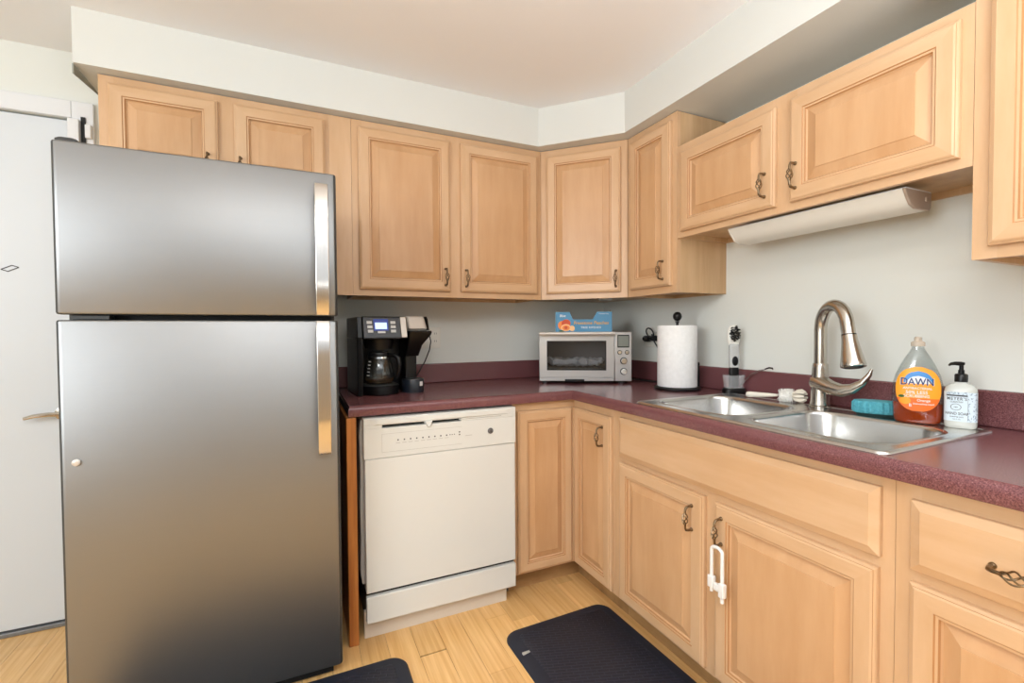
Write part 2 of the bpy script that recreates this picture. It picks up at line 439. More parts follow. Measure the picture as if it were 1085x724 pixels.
def carcass(parent, wd, dp, z0, z1, lip=0.016, toe=0, mats='side', left=True, right=True):
    """boards of a cabinet box behind a 19 mm face frame"""
    t = 0.014; y0 = 0.019
    mb = MB()
    mb.box(0, y0, z0, t, dp, z1); mb.box(wd - t, y0, z0, wd, dp, z1)
    mb.box(t, y0, z0 + lip, wd - t, dp - 0.012, z0 + lip + t); mb.box(t, y0, z1 - t, wd - t, dp - 0.012, z1)
    mb.box(t, dp - 0.012, z0, wd - t, dp, z1)
    return mb.build('carcass', mats, parent, smooth=0, bevel=0.0006, seg=1)


def frame(parent, wd, z0, z1, stiles, rails, mid=()):
    """face frame: vertical stiles (x0,x1) and rails (z0,z1)"""
    mb = MB()
    for a, b in stiles: mb.box(a, 0, z0, b, 0.0185, z1, 0)
    xs = sorted(stiles)
    for (a, b) in rails:
        for k in range(len(xs) - 1): mb.box(xs[k][1], 0, a, xs[k + 1][0], 0.0185, b, 1)
    return mb.build('face_frame', ['wv', 'wh'], parent, smooth=0)


UB, UT, UD = 1.358, 2.1345, 0.298
# fridge cabinet
c = thing('wall_cabinet', 'short two-door maple cabinet above the refrigerator', 'cabinet', (-2.431, -UD, 0))
carcass(c, 0.776, UD, 1.76, UT); frame(c, 0.776, 1.76, UT, [(0, 0.045), (0.355, 0.44), (0.735, 0.776)], [(1.76, 1.80), (2.09, UT)])
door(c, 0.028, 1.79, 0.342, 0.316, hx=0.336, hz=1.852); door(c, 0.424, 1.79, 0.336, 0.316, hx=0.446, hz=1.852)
c = tag(MB().box(0, 0, 0, 0.0905, 0.019, UT - UB).build('filler_panel', 'wv', loc=(-1.6545, -UD, UB), smooth=0), 'tall plain maple filler strip beside the refrigerator, under the soffit', 'panel')
# two-door wall cabinet
c = thing('wall_cabinet', 'tall two-door maple wall cabinet above the coffee maker', 'cabinet', (-1.563, -UD, 0))
carcass(c, 0.946, UD, UB, UT); frame(c, 0.946, UB, UT, [(0, 0.045), (0.43, 0.516), (0.905, 0.946)], [(UB, UB + 0.045), (2.09, UT)])
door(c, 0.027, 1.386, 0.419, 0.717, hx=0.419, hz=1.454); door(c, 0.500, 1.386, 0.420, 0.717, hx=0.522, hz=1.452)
# diagonal corner cabinet
cx, cy = -0.616, -0.298
c = thing('wall_cabinet', 'diagonal corner maple wall cabinet above the toaster oven', 'cabinet', (cx, cy, 0), R(-45))
ang = R(45); ca, sa = math.cos(ang), math.sin(ang)
def toloc(x, y): dx, dy = x - cx, y - cy; return (dx * ca - dy * sa, dx * sa + dy * ca)
fwid = math.hypot(0.318, 0.314)
pent = [toloc(*p) for p in ((-0.6155, -0.001), (-0.6155, -0.297), (-0.297, -0.6115), (-0.001, -0.6115), (-0.001, -0.001))]
pent_in = [(0.0015, 0.019), (fwid - 0.0015, 0.019)]
mb = MB(); pp = [pent[0], (0.012, 0.019), (fwid - 0.012, 0.019), pent[3], pent[4]]
mb.prism(pp, UB + 0.014, UT); mb.build('carcass', 'side', c, smooth=0)
frame(c, fwid, UB, UT, [(0.001, 0.05), (fwid - 0.05, fwid - 0.001)], [(UB, UB + 0.045), (2.09, UT)])
door(c, 0.034, 1.386, 0.380, 0.714, hx=0.392, hz=1.452)
# narrow wall cabinet
c = thing('wall_cabinet', 'narrow one-door maple wall cabinet above the paper towel roll', 'cabinet', (-UD, -0.613, 0), R(-90))
carcass(c, 0.328, UD, UB, UT); frame(c, 0.328, UB, UT, [(0, 0.045), (0.288, 0.328)], [(UB, UB + 0.045), (2.09, UT)])
door(c, 0.031, 1.390, 0.270, 0.712, hx=0.262, hz=1.460)
# shallow-height cabinet over the sink
c = thing('wall_cabinet', 'low wide two-door maple cabinet above the sink faucet', 'cabinet', (-UD, -0.942, 0), R(-90))
carcass(c, 0.961, UD, 1.589, 1.979, lip=0.02); frame(c, 0.961, 1.589, 1.979, [(0, 0.045), (0.44, 0.525), (0.915, 0.961)], [(1.589, 1.64), (1.93, 1.979)])
door(c, 0.030, 1.612, 0.428, 0.334, hx=0.424, hz=1.692); door(c, 0.509, 1.614, 0.430, 0.335, hx=0.533, hz=1.693)
# cabinet at the right edge
c = thing('wall_cabinet', 'tall maple wall cabinet cut off by the right edge, beyond the sink', 'cabinet', (-UD, -1.904, 0), R(-90))
carcass(c, 0.457, UD, 1.361, UT); frame(c, 0.457, 1.361, UT, [(0, 0.045), (0.412, 0.457)], [(1.361, 1.406), (2.09, UT)])
door(c, 0.032, 1.389, 0.393, 0.714, hx=0.40, hz=1.455)

# ---- base cabinets
BT, BZ = 0.8735, 0.100
def base_box(parent, wd, toe=0.066, z1=BT, depth=0.605, left=0.0, sink=False):
    mb = MB(); t = 0.016
    mb.box(0, 0.019, BZ, t, depth, z1); mb.box(wd - t, 0.019, BZ, wd, depth, z1); mb.box(t, 0.019, BZ, wd - t, depth, BZ + t); mb.box(t, depth - 0.01, BZ, wd - t, depth, z1)
    mb.build('carcass', 'side', parent, smooth=0)
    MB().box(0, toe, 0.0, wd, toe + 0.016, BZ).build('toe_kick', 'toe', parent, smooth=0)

# corner base with two doors meeting in the corner
c = thing('base_cabinet', 'corner base cabinet with two narrow doors meeting at the inside corner', 'cabinet', (-0.935, -0.612, 0))
mb = MB()
mb.box(0, 0.019, BZ, 0.016, 0.605, BT); mb.box(0.016, 0.019, BZ, 0.93, 0.605, BZ + 0.016); mb.box(0.342, -0.310, BZ, 0.93, 0.019, BZ + 0.016)
mb.box(0.342, -0.310, BZ, 0.93, -0.294, BT); mb.box(0.016, 0.595, BZ, 0.92, 0.605, BT); mb.box(0.92, -0.294, BZ, 0.93, 0.605, BT)
mb.build('carcass', 'side', c, smooth=0)
mb = MB(); mb.box(0, 0, BZ, 0.030, 0.0185, BT, 0); mb.box(0.030, 0, 0.838, 0.323, 0.0185, BT, 1); mb.box(0.030, 0, BZ, 0.323, 0.0185, 0.125, 1)
mb.box(0.323, -0.282, 0.838, 0.3415, 0.0185, BT, 1); mb.box(0.323, -0.282, BZ, 0.3415, 0.0185, 0.125, 1); mb.box(0.323, -0.310, BZ, 0.3415, -0.282, BT, 0)
mb.box(0.3025, -0.0195, BZ + 0.011, 0.3225, 0.0185, 0.8375, 0)
mb.build('face_frame', ['wv', 'wh'], c, smooth=0)
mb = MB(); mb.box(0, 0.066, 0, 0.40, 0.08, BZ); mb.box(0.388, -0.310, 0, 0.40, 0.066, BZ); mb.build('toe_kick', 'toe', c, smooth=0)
door(c, 0.021, 0.110, 0.2810, 0.728, narrow=0.94)
o = front_mesh(0.279, 0.728, RINGS, narrow=0.94).build('door', ['wv', 'wh', 'glaze', 'wp'], c, loc=(0.323, -0.0205, 0.110), rz=R(-90), smooth=20)
pull(o, 0.2265, 0.638)
# sink base
c = thing('base_cabinet', 'wide two-door sink base cabinet with a plain false drawer front', 'cabinet', (-0.612, -0.923, 0), R(-90))
base_box(c, 0.981); frame(c, 0.981, BZ, BT, [(0, 0.05), (0.462, 0.522), (0.938, 0.981)], [(BZ, 0.13), (0.65, 0.705), (0.835, BT)])
door(c, 0.039, 0.690, 0.918, 0.157, name='false_drawer_front', rings=SLAB, horiz=True)
door(c, 0.044, 0.112, 0.427, 0.555, hx=0.426, hz=0.584); ds = door(c, 0.513, 0.112, 0.441, 0.552, hx=0.542, hz=0.584)
# drawer base
c = thing('base_cabinet', 'base cabinet with a drawer over a door at the right edge', 'cabinet', (-0.612, -1.905, 0), R(-90))
base_box(c, 0.41); frame(c, 0.41, BZ, BT, [(0, 0.045), (0.365, 0.41)], [(BZ, 0.13), (0.65, 0.705), (0.835, BT)])
door(c, 0.031, 0.691, 0.348, 0.147, hx=0.200, hz=0.760, name='drawer', rings=SLAB, horiz=True, hh=True)
door(c, 0.031, 0.112, 0.348, 0.553)
# oak end panel
tag(MB().box(0, 0, 0, 0.036, 0.62, 0.872).build('end_panel', 'oak', loc=(-1.630, -0.640, 0), bevel=0.003), 'narrow orange oak end panel between the refrigerator and the dishwasher', 'panel')

# ------------------------------------------------------------------ countertop with sink cutout
CT, CB, CF, CL, CE = 0.917, 0.8745, -0.646, -1.622, -2.315
ct = thing('countertop', 'speckled burgundy laminate L-shaped countertop', 'countertop', (0, 0, CB))
def Lpoly(i): return [(CL + min(i, .004), -0.0005), (CL + min(i, .004), CF + i), (CF + i, CF + i), (CF + i, CE + min(i, .004)), (-0.0005, CE + min(i, .004)), (-0.0005, -0.0005)]
SINK = (-0.618, -1.886, -0.097, -1.047)
hole = rrect(SINK[0] + 0.012, SINK[1] + 0.012, SINK[2] - 0.012, SINK[3] - 0.012, 0.03)
H = CT - CB; rr = 0.017
rings = [(0.006, 0.0), (0.0015, 0.002), (0, 0.006)] + [(0, H - rr)] + [(rr * (1 - math.cos(R(a))), H - rr + rr * math.sin(R(a))) for a in (18, 36, 54, 72, 90)]
mb = MB(); mb.loft([[(x, y, z) for x, y in Lpoly(i)] for i, z in rings], 0, cap0=False, cap1=False)
fill(mb, Lpoly(rr), [hole], H); fill(mb, Lpoly(0.006), [hole], 0)
mb.loft([[(x, y, z) for x, y in hole] for z in (0, H)], 0, False, False)
bm_o = mb.build('worktop', ['lam', 'lamedge'], ct, smooth=40)
for p in bm_o.data.polygons:
    if p.normal.x < -0.9 and p.center.x < -1.6: p.material_index = 1
def bsp(name, x0, y0, x1, y1): MB().box(x0, y0, H + 0.0002, x1, y1, H + 0.103).build(name, 'lam', ct, bevel=0.005, seg=3)
bsp('backsplash', CL + 0.004, -0.02, -0.0005, -0.0005); bsp('backsplash', -0.02, -1.344, -0.0005, -0.0202); bsp('backsplash', -0.0215, CE + 0.004, -0.0005, -1.3455)

# ------------------------------------------------------------------ sink and faucet
sk = thing('sink', 'double-bowl stainless steel drop-in sink', 'sink', (0, 0, CT))
B1 = (-0.553, -1.432, -0.195, -1.075); B2 = (-0.556, -1.846, -0.200, -1.470)
mb = MB(); o_ = [rrect(SINK[0] + i, SINK[1] + i, SINK[2] - i, SINK[3] - i, 0.025 - min(i, 0.015)) for i in (0, 0.002, 0.006, 0.012, 0.016)]
zz = [0.0004, 0.005, 0.007, 0.0065, 0.0045]
mb.loft([[(x, y, z) for x, y in rg] for rg, z in zip(o_, zz)], 0, False, False)
def bowlring(Bb, i, rad): return rrect(Bb[0] + i, Bb[1] + i, Bb[2] - i, Bb[3] - i, rad)
def deck_z(): return 0.0045
fill(mb, o_[-1], [bowlring(B1, -0.010, 0.085), bowlring(B2, -0.010, 0.085)], 0.0045)
mb.build('rim', 'sink', sk, smooth=50)
for Bb in (B1, B2):
    mb = MB(); seq = [(-0.010, 0.0045, 0.085), (-0.007, 0.0062, 0.083), (-0.003, 0.0055, 0.08), (0.0, 0.002, 0.078), (0.002, -0.006, 0.076), (0.012, -0.13, 0.072), (0.018, -0.15, 0.066), (0.032, -0.165, 0.055), (0.055, -0.172, 0.04)]
    mb.loft([[(x, y, z) for x, y in bowlring(Bb, i, rd)] for i, z, rd in seq], 0, False, True)
    bo = mb.build('bowl', 'sink', sk, smooth=60)
    mb = MB(); mb.lathe([(0.043, 0.0), (0.043, 0.003), (0.038, 0.004), (0.030, -0.001)], ((Bb[0] + Bb[2]) / 2, (Bb[1] + Bb[3]) / 2, -0.1715), 28)
    mb.build('drain', 'chrome', bo)
DK = CT + 0.0045   # deck height
fx, fy = -0.126, -1.443
fa = thing('faucet', 'brushed nickel pull-down gooseneck faucet on the sink deck', 'faucet', (fx, fy, DK + 0.0005))
mb = MB(); mb.loft([[(x, y, z) for x, y in rrect(-0.034 + i, -0.034 + i, 0.034 - i, 0.034 - i, 0.032 - i)] for i, z in ((0, 0), (0, 0.004), (0.004, 0.007))]); mb.build('escutcheon', 'nickel', fa, smooth=50)
mb = MB(); mb.lathe([(0.031, 0.007), (0.031, 0.012), (0.0285, 0.02), (0.0275, 0.06), (0.0260, 0.10), (0.0245, 0.135), (0.0235, 0.150), (0.0220, 0.153)], n=28); mb.build('body', 'nickel', fa, smooth=50)
dv = Vector((-0.50, -0.866, 0)); 
path = [Vector((0, 0, 0.150)), Vector((0, 0, 0.20)), Vector((0, 0, 0.23)), Vector((0, 0, 0.262))]
Rr = 0.074; zc = 0.267
for a in range(180, 14, -15):
    path.append(dv * (Rr + Rr * math.cos(R(a))) + Vector((0, 0, zc + 0.008 + Rr * 1.05 * math.sin(R(a)))))
end = path[-1]; dn = Vector((dv.x * 0.25, dv.y * 0.25, -1)).normalized()
path.append(end + dn * 0.02); path.append(end + dn * 0.04)
mb = MB(); mb.tube(path, 0.0195, 18); mb.build('neck', 'nickel', fa, smooth=60)
e2 = path[-1]
mb = MB(); mb.tube([e2 + dn * t for t in (0.0, 0.0035)], 0.0204, 18); mb.build('joint_ring', 'black', fa, smooth=50)
mb = MB(); mb.tube([e2 + dn * t for t in (0.0037, 0.02, 0.05, 0.085, 0.098, 0.104, 0.106)], [0.0212, 0.0220, 0.0262, 0.032, 0.0345, 0.034, 0.030], 22)
sp = mb.build('spray_head', 'nickel', fa, smooth=50)
mb = MB(); mb.tube([e2 + dn * t for t in (0.1062, 0.108)], [0.026, 0.024], 20); mb.build('nozzle', 'dgrey', sp, smooth=40)
mb = MB()
# lever: a flat horn sweeping from the collar, dipping then rising
lp = [(0.0, 0.012, 0.088), (-0.010, -0.015, 0.084), (-0.018, -0.05, 0.072), (-0.022, -0.085, 0.068), (-0.022, -0.118, 0.078), (-0.020, -0.145, 0.100), (-0.016, -0.162, 0.128), (-0.014, -0.168, 0.146)]
mb.tube(lp, [0.029, 0.0285, 0.026, 0.023, 0.0185, 0.0125, 0.008, 0.004], 18, flat=0.92)
mb.build('lever', 'nickel', fa, smooth=60)

# ------------------------------------------------------------------ refrigerator
fr = thing('refrigerator', 'stainless steel top-freezer refrigerator', 'refrigerator', (-2.392, -0.79, 0))
W = 0.729
MB().box(0.008, 0.066, 0.03, W - 0.008, 0.745, 1.715).build('body', 'dgrey', fr, bevel=0.006)
MB().box(0.02, 0.058, 0.05, W - 0.02, 0.0655, 1.70).build('gasket', 'blackm', fr)
MB().box(0.03, 0.035, 0.012, W - 0.03, 0.0575, 0.058).build('kick_grille', 'blackm', fr)
def fdoor(z0, z1, name):
    # steel skin in front, dark plastic edge behind
    n = 6; mb = MB(); ev = 0.007
    xs = [0.0, 0.0015, 0.004, 0.009, 0.016] + [W - v for v in (0.016, 0.009, 0.004, 0.0015, 0.0)]
    ys = [0.018, 0.009, 0.004, 0.001, 0.0]; ys = ys + ys[::-1]
    prof = list(zip(xs, ys))
    def rg(z, dx, dy): return [(W / 2 + (x - W / 2) * (1 - 2 * dx / W), y + dy, z) for x, y in prof] + [(W - dx, 0.0555, z), (dx, 0.0555, z)]
    mb.loft([rg(z0, 0.003, 0.005), rg(z0 + 0.0015, 0.001, 0.002), rg(z0 + 0.006, 0, 0), rg(z1 - 0.006, 0, 0), rg(z1 - 0.0015, 0.001, 0.002), rg(z1, 0.003, 0.005)])
    o = mb.build(name, ['steel', 'dgrey'], fr, smooth=40)
    for p in o.data.polygons:
        if abs(p.normal.x) > 0.40 or abs(p.normal.z) > 0.9: p.material_index = 1
    return o
d_f = fdoor(1.250, 1.726, 'freezer_door'); d_l = fdoor(0.050, 1.234, 'refrigerator_door')
def bar(parent, z0, z1, x0=0.660, x1=0.700):
    pr = []
    for y, z in ((-0.002, z0 + 0.001), (-0.030, z0), (-0.040, z0 + 0.02), (-0.042, z0 + 0.12), (-0.042, z1 - 0.12), (-0.040, z1 - 0.02), (-0.030, z1), (-0.002, z1 - 0.001)): pr.append((y, z))
    inn = [(-0.002, z1 - 0.016), (-0.024, z1 - 0.018), (-0.030, z1 - 0.04), (-0.031, z1 - 0.12), (-0.031, z0 + 0.12), (-0.030, z0 + 0.04), (-0.024, z0 + 0.018), (-0.002, z0 + 0.016)]
    loop = pr + inn; mb = MB(); n = len(loop)
    mb.v = [(x0, y, z) for y, z in loop] + [(x1, y, z) for y, z in loop]
    m_ = len(pr)
    for k in range(m_ - 1):
        a, b = k, k + 1; c_, d_ = n - 1 - k, n - 2 - k
        mb.f.append([a, b, d_, c_]); mb.m.append(0); mb.f.append([n + c_, n + d_, n + b, n + a]); mb.m.append(0)
    for k in range(n): mb.f.append([k, (k + 1) % n, n + (k + 1) % n, n + k]); mb.m.append(0)
    mb.build('handle', 'bar', parent, bevel=0.002, smooth=40)
bar(d_f, 1.2505, 1.682); bar(d_l, 0.790, 1.2335)
mb = MB(); mb.loft([[(x, y, z) for x, y in rrect(0.004 + i, 0.014 + i, 0.055 - i, 0.09 - i, 0.012)] for i, z in ((0, 1.7265), (0, 1.735), (0.005, 1.740))]); mb.build('hinge_cover', 'dgrey', fr, smooth=50)
MB().box(0.03, 0.015, 1.2365, 0.115, 0.055, 1.2465).build('hinge', 'dgrey', fr)
mb = MB(); mb.lathe([(0.0095, 0), (0.0095, 0.004), (0.007, 0.006), (0.002, 0.0068)], n=18); mb.v = [(x, -z, y) for x, y, z in mb.v]
tag(mb.build('button_magnet', 'silver', loc=(-2.353, -0.7902, 0.837)), 'small round silver magnet on the lower refrigerator door', 'magnet')

# ------------------------------------------------------------------ dishwasher
dw = thing('dishwasher', 'off-white built-in dishwasher under the countertop', 'dishwasher', (-1.571, -0.665, 0))
WD = 0.628
MB().box(0.012, 0.06, 0.035, WD - 0.012, 0.62, 0.862).build('tub', 'dgrey', dw)
# control panel with a recessed hand slot: front built as boxes round the slot
mb = MB(); z0, z1 = 0.7145, 0.868
mb.box(0, 0, z0, WD, 0.058, 0.828); mb.box(0, 0, 0.842, WD, 0.058, z1)
mb.box(0, 0, 0.828, 0.068, 0.058, 0.842); mb.box(WD - 0.245, 0, 0.828, WD, 0.058, 0.842); mb.box(0.068, 0.03, 0.828, WD - 0.245, 0.058, 0.842, 1)
cp = mb.build('control_panel', ['dw', 'blackm'], dw, bevel=0.0015)
mb = MB(); mb.add([(0.03, -0.0005, 0.8405), (WD - 0.03, -0.0005, 0.8405), (WD - 0.05, -0.004, 0.846), (0.05, -0.004, 0.846), (0.05, -0.004, 0.862), (WD - 0.05, -0.004, 0.862), (WD - 0.02, -0.0005, 0.866), (0.02, -0.0005, 0.866)],
                [(0, 1, 2, 3), (3, 2, 5, 4), (4, 5, 6, 7), (0, 3, 4, 7), (1, 6, 5, 2)]); mb.build('grip_lip', 'dw', cp, smooth=0)
mb = MB(); mb.box(0.372, -0.0012, 0.8350, 0.560, 0.0, 0.8372); mb.build('groove', 'lightgrey', cp)
mb = MB(); mb.loft([[(x, -0.010, z) for x, z in ((0.232, 0.842), (0.262, 0.842), (0.252, 0.818), (0.242, 0.818))], [(x, 0.028, z) for x, z in ((0.228, 0.845), (0.266, 0.845), (0.254, 0.815), (0.240, 0.815))]]); mb.build('latch', 'dw', cp, bevel=0.003)
for i in range(9): MB().box(0.1245 + i * 0.0242, -0.0012, 0.7755 - 0.0002 * i, 0.1295 + i * 0.0242, 0.0002, 0.7805 - 0.0002 * i).build('button', 'ink', cp)
for i in range(9): MB().box(0.119 + i * 0.0242, -0.0008, 0.7655, 0.135 + i * 0.0242, 0.0002, 0.7672).build('caption', 'lightgrey', cp)
for zq in (0.7715, 0.782): MB().box(0.3725, -0.0012, zq, 0.3775, 0.0002, zq + 0.005).build('button', 'ink', cp)
for i in range(3): MB().box(0.333 + 0.009 * i, -0.001, 0.7755, 0.337 + 0.009 * i, 0.0002, 0.7785).build('indicator', 'ink', cp)
MB().box(0.40, -0.0008, 0.766, 0.43, 0.0002, 0.7678).build('caption', 'lightgrey', cp)
mb = MB()
for x0_, z0_, x1_, z1_ in ((0.066, 0.805, 0.385, 0.8058), (0.066, 0.735, 0.0668, 0.805), (0.066, 0.735, 0.385, 0.7358)): mb.box(x0_, -0.0006, z0_, x1_, 0.0002, z1_)
mb.build('panel_outline', 'lightgrey', cp)
mb = MB(); mb.lathe([(0.0125, 0), (0.0125, 0.002), (0.011, 0.003)], n=28); mb.v = [(0.511 + x, -z, 0.776 + y) for x, y, z in mb.v]; bd = mb.build('badge', 'threshold', cp)
mb = MB()
ring = [[(0.511 + q * math.cos(2 * math.pi * k / 28), -0.0033, 0.776 + q * math.sin(2 * math.pi * k / 28)) for k in range(28)] for q in (0.0085, 0.0098)]
mb.loft(ring, 0, False, False)
for sg in (-1, 1):
    mb.tube([(0.511 + sg * 0.005, -0.0035, 0.779), (0.511 + sg * 0.002, -0.0035, 0.781), (0.511 + sg * 0.001, -0.0035, 0.776), (0.511 + sg * 0.003, -0.0035, 0.771), (0.511 + sg * 0.006, -0.0035, 0.773)], 0.0007, 5)
mb.build('monogram', 'ink', bd)
MB().box(0.003, 0.002, 0.202, WD - 0.002, 0.055, 0.7125).build('door_panel', 'dw', dw, bevel=0.003)
MB().box(0.004, 0.02, 0.186, WD - 0.004, 0.055, 0.2015).build('vent_gap', 'blackm', dw)
MB().box(0.003, 0.0, 0.086, WD - 0.002, 0.03, 0.1875).build('access_panel', 'dw', dw, bevel=0.003)
MB().box(0.0, 0.054, 0.0, 0.604, 0.075, 0.105).build('kick_plate', 'dwkick', dw, bevel=0.001)
mb = MB(); mb.loft([[(x, y, z) for x, y in ((-0.011 + q, 0.05), (0.0115, 0.05), (0.0115, 0.55), (-0.011 + q, 0.55))] for z, q in ((0.22, 0.006), (0.26, 0.0), (0.4, 0.003), (0.52, 0.001), (0.66, 0.004), (0.80, 0.001), (0.855, 0.006))])
mb.build('insulation', mat('grey_insulation', (176, 172, 164), 0.9), dw, smooth=0)

# ------------------------------------------------------------------ floor mats
def floor_mat(label, x0, y0, x1, y1, rz, loc):
    t = thing('floor_mat', label, 'mat', loc, rz, None)
    o = [[(x, y, z) for x, y in rrect(x0 + i, y0 + i, x1 - i, y1 - i, max(0.06 - i, 0.02), 8)] for i, z in ((0, 0.0005), (0, 0.004), (0.006, 0.010), (0.045, 0.0165))]
    MB().loft(o).build('border', 'matrim', t, smooth=30)
    n = [[(x, y, z) for x, y in rrect(x0 + i, y0 + i, x1 - i, y1 - i, 0.02, 6)] for i, z in ((0.047, 0.0166), (0.049, 0.0182))]
    MB().loft(n).build('textured_top', 'mat', t, smooth=30)
    return t
fm_ = floor_mat('navy basket-weave floor mat in front of the sink cabinets', -0.488, -0.78, 0, 0, R(1.2), (-0.594, -0.812, 0))
MB().box(-0.470, -0.150, 0.0105, -0.440, -0.138, 0.0168).build('brand_tab', 'lightgrey', fm_, bevel=0.001)
floor_mat('navy floor mat in front of the refrigerator', -0.94, -0.50, 0, 0, R(0), (-1.450, -0.768, 0))

# ------------------------------------------------------------------ under-cabinet light
ul = thing('under_cabinet_light', 'white fluorescent light bar under the cabinet above the sink', 'light', (-0.255, -1.165, 1.5885), R(-90))
LL = 0.582
def lp_(x): return [(x, 0.0, -0.003), (x, 0.012, -0.022), (x, 0.032, -0.045), (x, 0.055, -0.053), (x, 0.122, -0.053), (x, 0.132, -0.045), (x, 0.136, -0.003)]
MB().loft([lp_(0.008), lp_(LL - 0.008)]).build('diffuser', 'diff', ul, smooth=30)
def lpe(x, g): return [(x, 0.068 + (y - 0.068) * g, -0.025 + (z + 0.025) * g) for _, y, z in lp_(x)]
MB().loft([lpe(0, 1.04), lpe(0.0078, 1.04)]).build('end_cap', 'diff', ul, smooth=0, bevel=0.002)
ec = MB().loft([lpe(LL - 0.0078, 1.04), lpe(LL, 1.04)]).build('end_cap', 'lightend', ul, smooth=0, bevel=0.002)
ec['label'] = 'taupe end cap'
mb = MB(); mb.box(LL, 0.10, -0.030, LL + 0.004, 0.118, -0.018); mb.build('switch', 'lightend', ul, bevel=0.001)
MB().box(0, 0.002, -0.0028, LL, 0.134, 0.0).build('housing', 'white', ul)
tag(MB().box(0, 0, 0, 0.07, 0.03, 0.011).build('cable_box', 'white', loc=(-0.285, -0.36, 1.3605), rz=R(-20), bevel=0.003), 'tiny white junction strip under the corner wall cabinet', 'fitting')

# ------------------------------------------------------------------ outlets
def outlet(loc, rz, label):
    o = thing('outlet', label, 'outlet', loc, rz)
    MB().box(-0.06, -0.006, 0, 0.06, 0, 0.114).build('cover_plate', 'plate', o, bevel=0.003)
    for z in (0.024, 0.065):
        s_ = MB(); s_.loft([[(x, y, z + q) for x, q in rrect(0.014, 0, 0.046, 0.028, 0.008, 4)] for y in (-0.0062, -0.009)]); so_ = s_.build('socket', 'plate', o, smooth=30)
        MB().box(0.024, -0.0094, z + 0.010, 0.026, -0.0088, z + 0.020).box(0.034, -0.0094, z + 0.010, 0.036, -0.0088, z + 0.020).build('slots', 'ink', so_)
    return o
outlet((-1.143, -0.0003, 1.103), 0, 'ivory wall outlet plate behind the coffee maker')
outlet((-0.0003, -0.460, 1.100), R(-90), 'ivory wall outlet plate on the right wall behind the towel roll')

# ------------------------------------------------------------------ coffee maker
cm = thing('coffee_maker', 'black dual coffee maker with a silver single-serve lid on the countertop', 'coffee maker', (-1.560, -0.412, CT + 0.0003), R(4)); cm.scale = (1.09, 1, 1)
mb = MB()
mb.loft([[(x, y, z) for x, y in ((0.0, 0.012), (0.020, 0.004), (0.020, 0.27), (0.0, 0.27))] for z in (0.0, 0.25)])
mb.loft([[(x, 0.27, z) for x, z in ((0, 0.25), (0.02, 0.25), (0.02, 0.342), (0, 0.342))], [(x, 0.020 if z > 0.3 else 0.004, z) for x, z in ((0, 0.25), (0.02, 0.25), (0.02, 0.342), (0, 0.342))]])
mb.box(0.0205, 0.175, 0.0, 0.205, 0.27, 0.342)
mb.build('housing', 'black', cm, bevel=0.003)
mb = MB(); c0 = (0.1, 0.095)
bp = [(0.0205, 0.174)] + [(c0[0] + 0.098 * math.cos(R(a)) * (0.8 if math.cos(R(a)) < 0 else 0.8), c0[1] - 0.103 * math.sin(R(-a)) * 1) for a in range(-180, 1, 15)] + [(0.18, 0.174)]
bp = [(x, y) for x, y in bp]
mb.loft([[(x, y, z) for x, y in bp] for z in (0.0, 0.040)]); ba = mb.build('base', 'black', cm, bevel=0.003)
MB().lathe([(0.070, 0.0402), (0.070, 0.0425), (0.066, 0.0435)], (0.10, 0.088, 0), 32).build('warming_plate', 'dgrey', ba)
# brew head with slanted control panel
def wedge(x0, x1, y1, yb, yt, z0, z1): return [[(x, yb, z0), (x, y1, z0), (x, y1, z1), (x, yt, z1)] for x in (x0, x1)]
mb = MB(); mb.loft(wedge(0.0205, 0.2, 0.174, 0.000, 0.026, 0.246, 0.345)); hd = mb.build('brew_head', 'black', cm, bevel=0.004)
def pan(u, v, off=0.0):  # point on slanted panel: u 0..1 across, v 0..1 up
    return (0.0245 + u * 0.146, 0.0008 + v * 0.0252 - off * 0.967, 0.249 + v * 0.094 - off * 0.25)
def patch(u0, v0, u1, v1, off, th=0.002):
    return [pan(u0, v0, off), pan(u1, v0, off), pan(u1, v1, off), pan(u0, v1, off)], [pan(u0, v0, off - th), pan(u1, v0, off - th), pan(u1, v1, off - th), pan(u0, v1, off - th)]
def pbox(u0, v0, u1, v1, off, name, mm, par, bev=0):
    a, b = patch(u0, v0, u1, v1, off, 0.003); return MB().loft([b, a]).build(name, mm, par, bevel=bev, smooth=0)
cpn = pbox(0.0, 0.04, 1.0, 0.96, 0.0025, 'control_panel', 'panelgrey', hd, 0.001)
pbox(0.27, 0.36, 0.67, 0.90, 0.0035, 'display_surround', 'scrblue', cpn)
scn = pbox(0.31, 0.44, 0.63, 0.74, 0.0042, 'display', 'scr', cpn)
for v in (0.68, 0.48, 0.28):
    pbox(0.09 + (0.7 - v) * 0.05, v, 0.23 + (0.7 - v) * 0.05, v + 0.13, 0.005, 'button', 'btn', cpn, 0.001); pbox(0.73, v, 0.87, v + 0.13, 0.005, 'button', 'btn', cpn, 0.001)
pbox(0.37, 0.25, 0.58, 0.35, 0.005, 'button', 'btn', cpn, 0.001)
mb = MB(); mb.lathe([(0.052, 0.200), (0.060, 0.245)], (0.10, 0.085, 0), 28); mb.build('filter_basket', 'black', cm)
mb = MB(); mb.loft(wedge(0.172, 0.196, 0.10, -0.001, 0.026, 0.252, 0.343)); mb.v = [(x, y - 0.002, z) for x, y, z in mb.v]
mb.build('level_gauge', 'silver', cm, bevel=0.002)
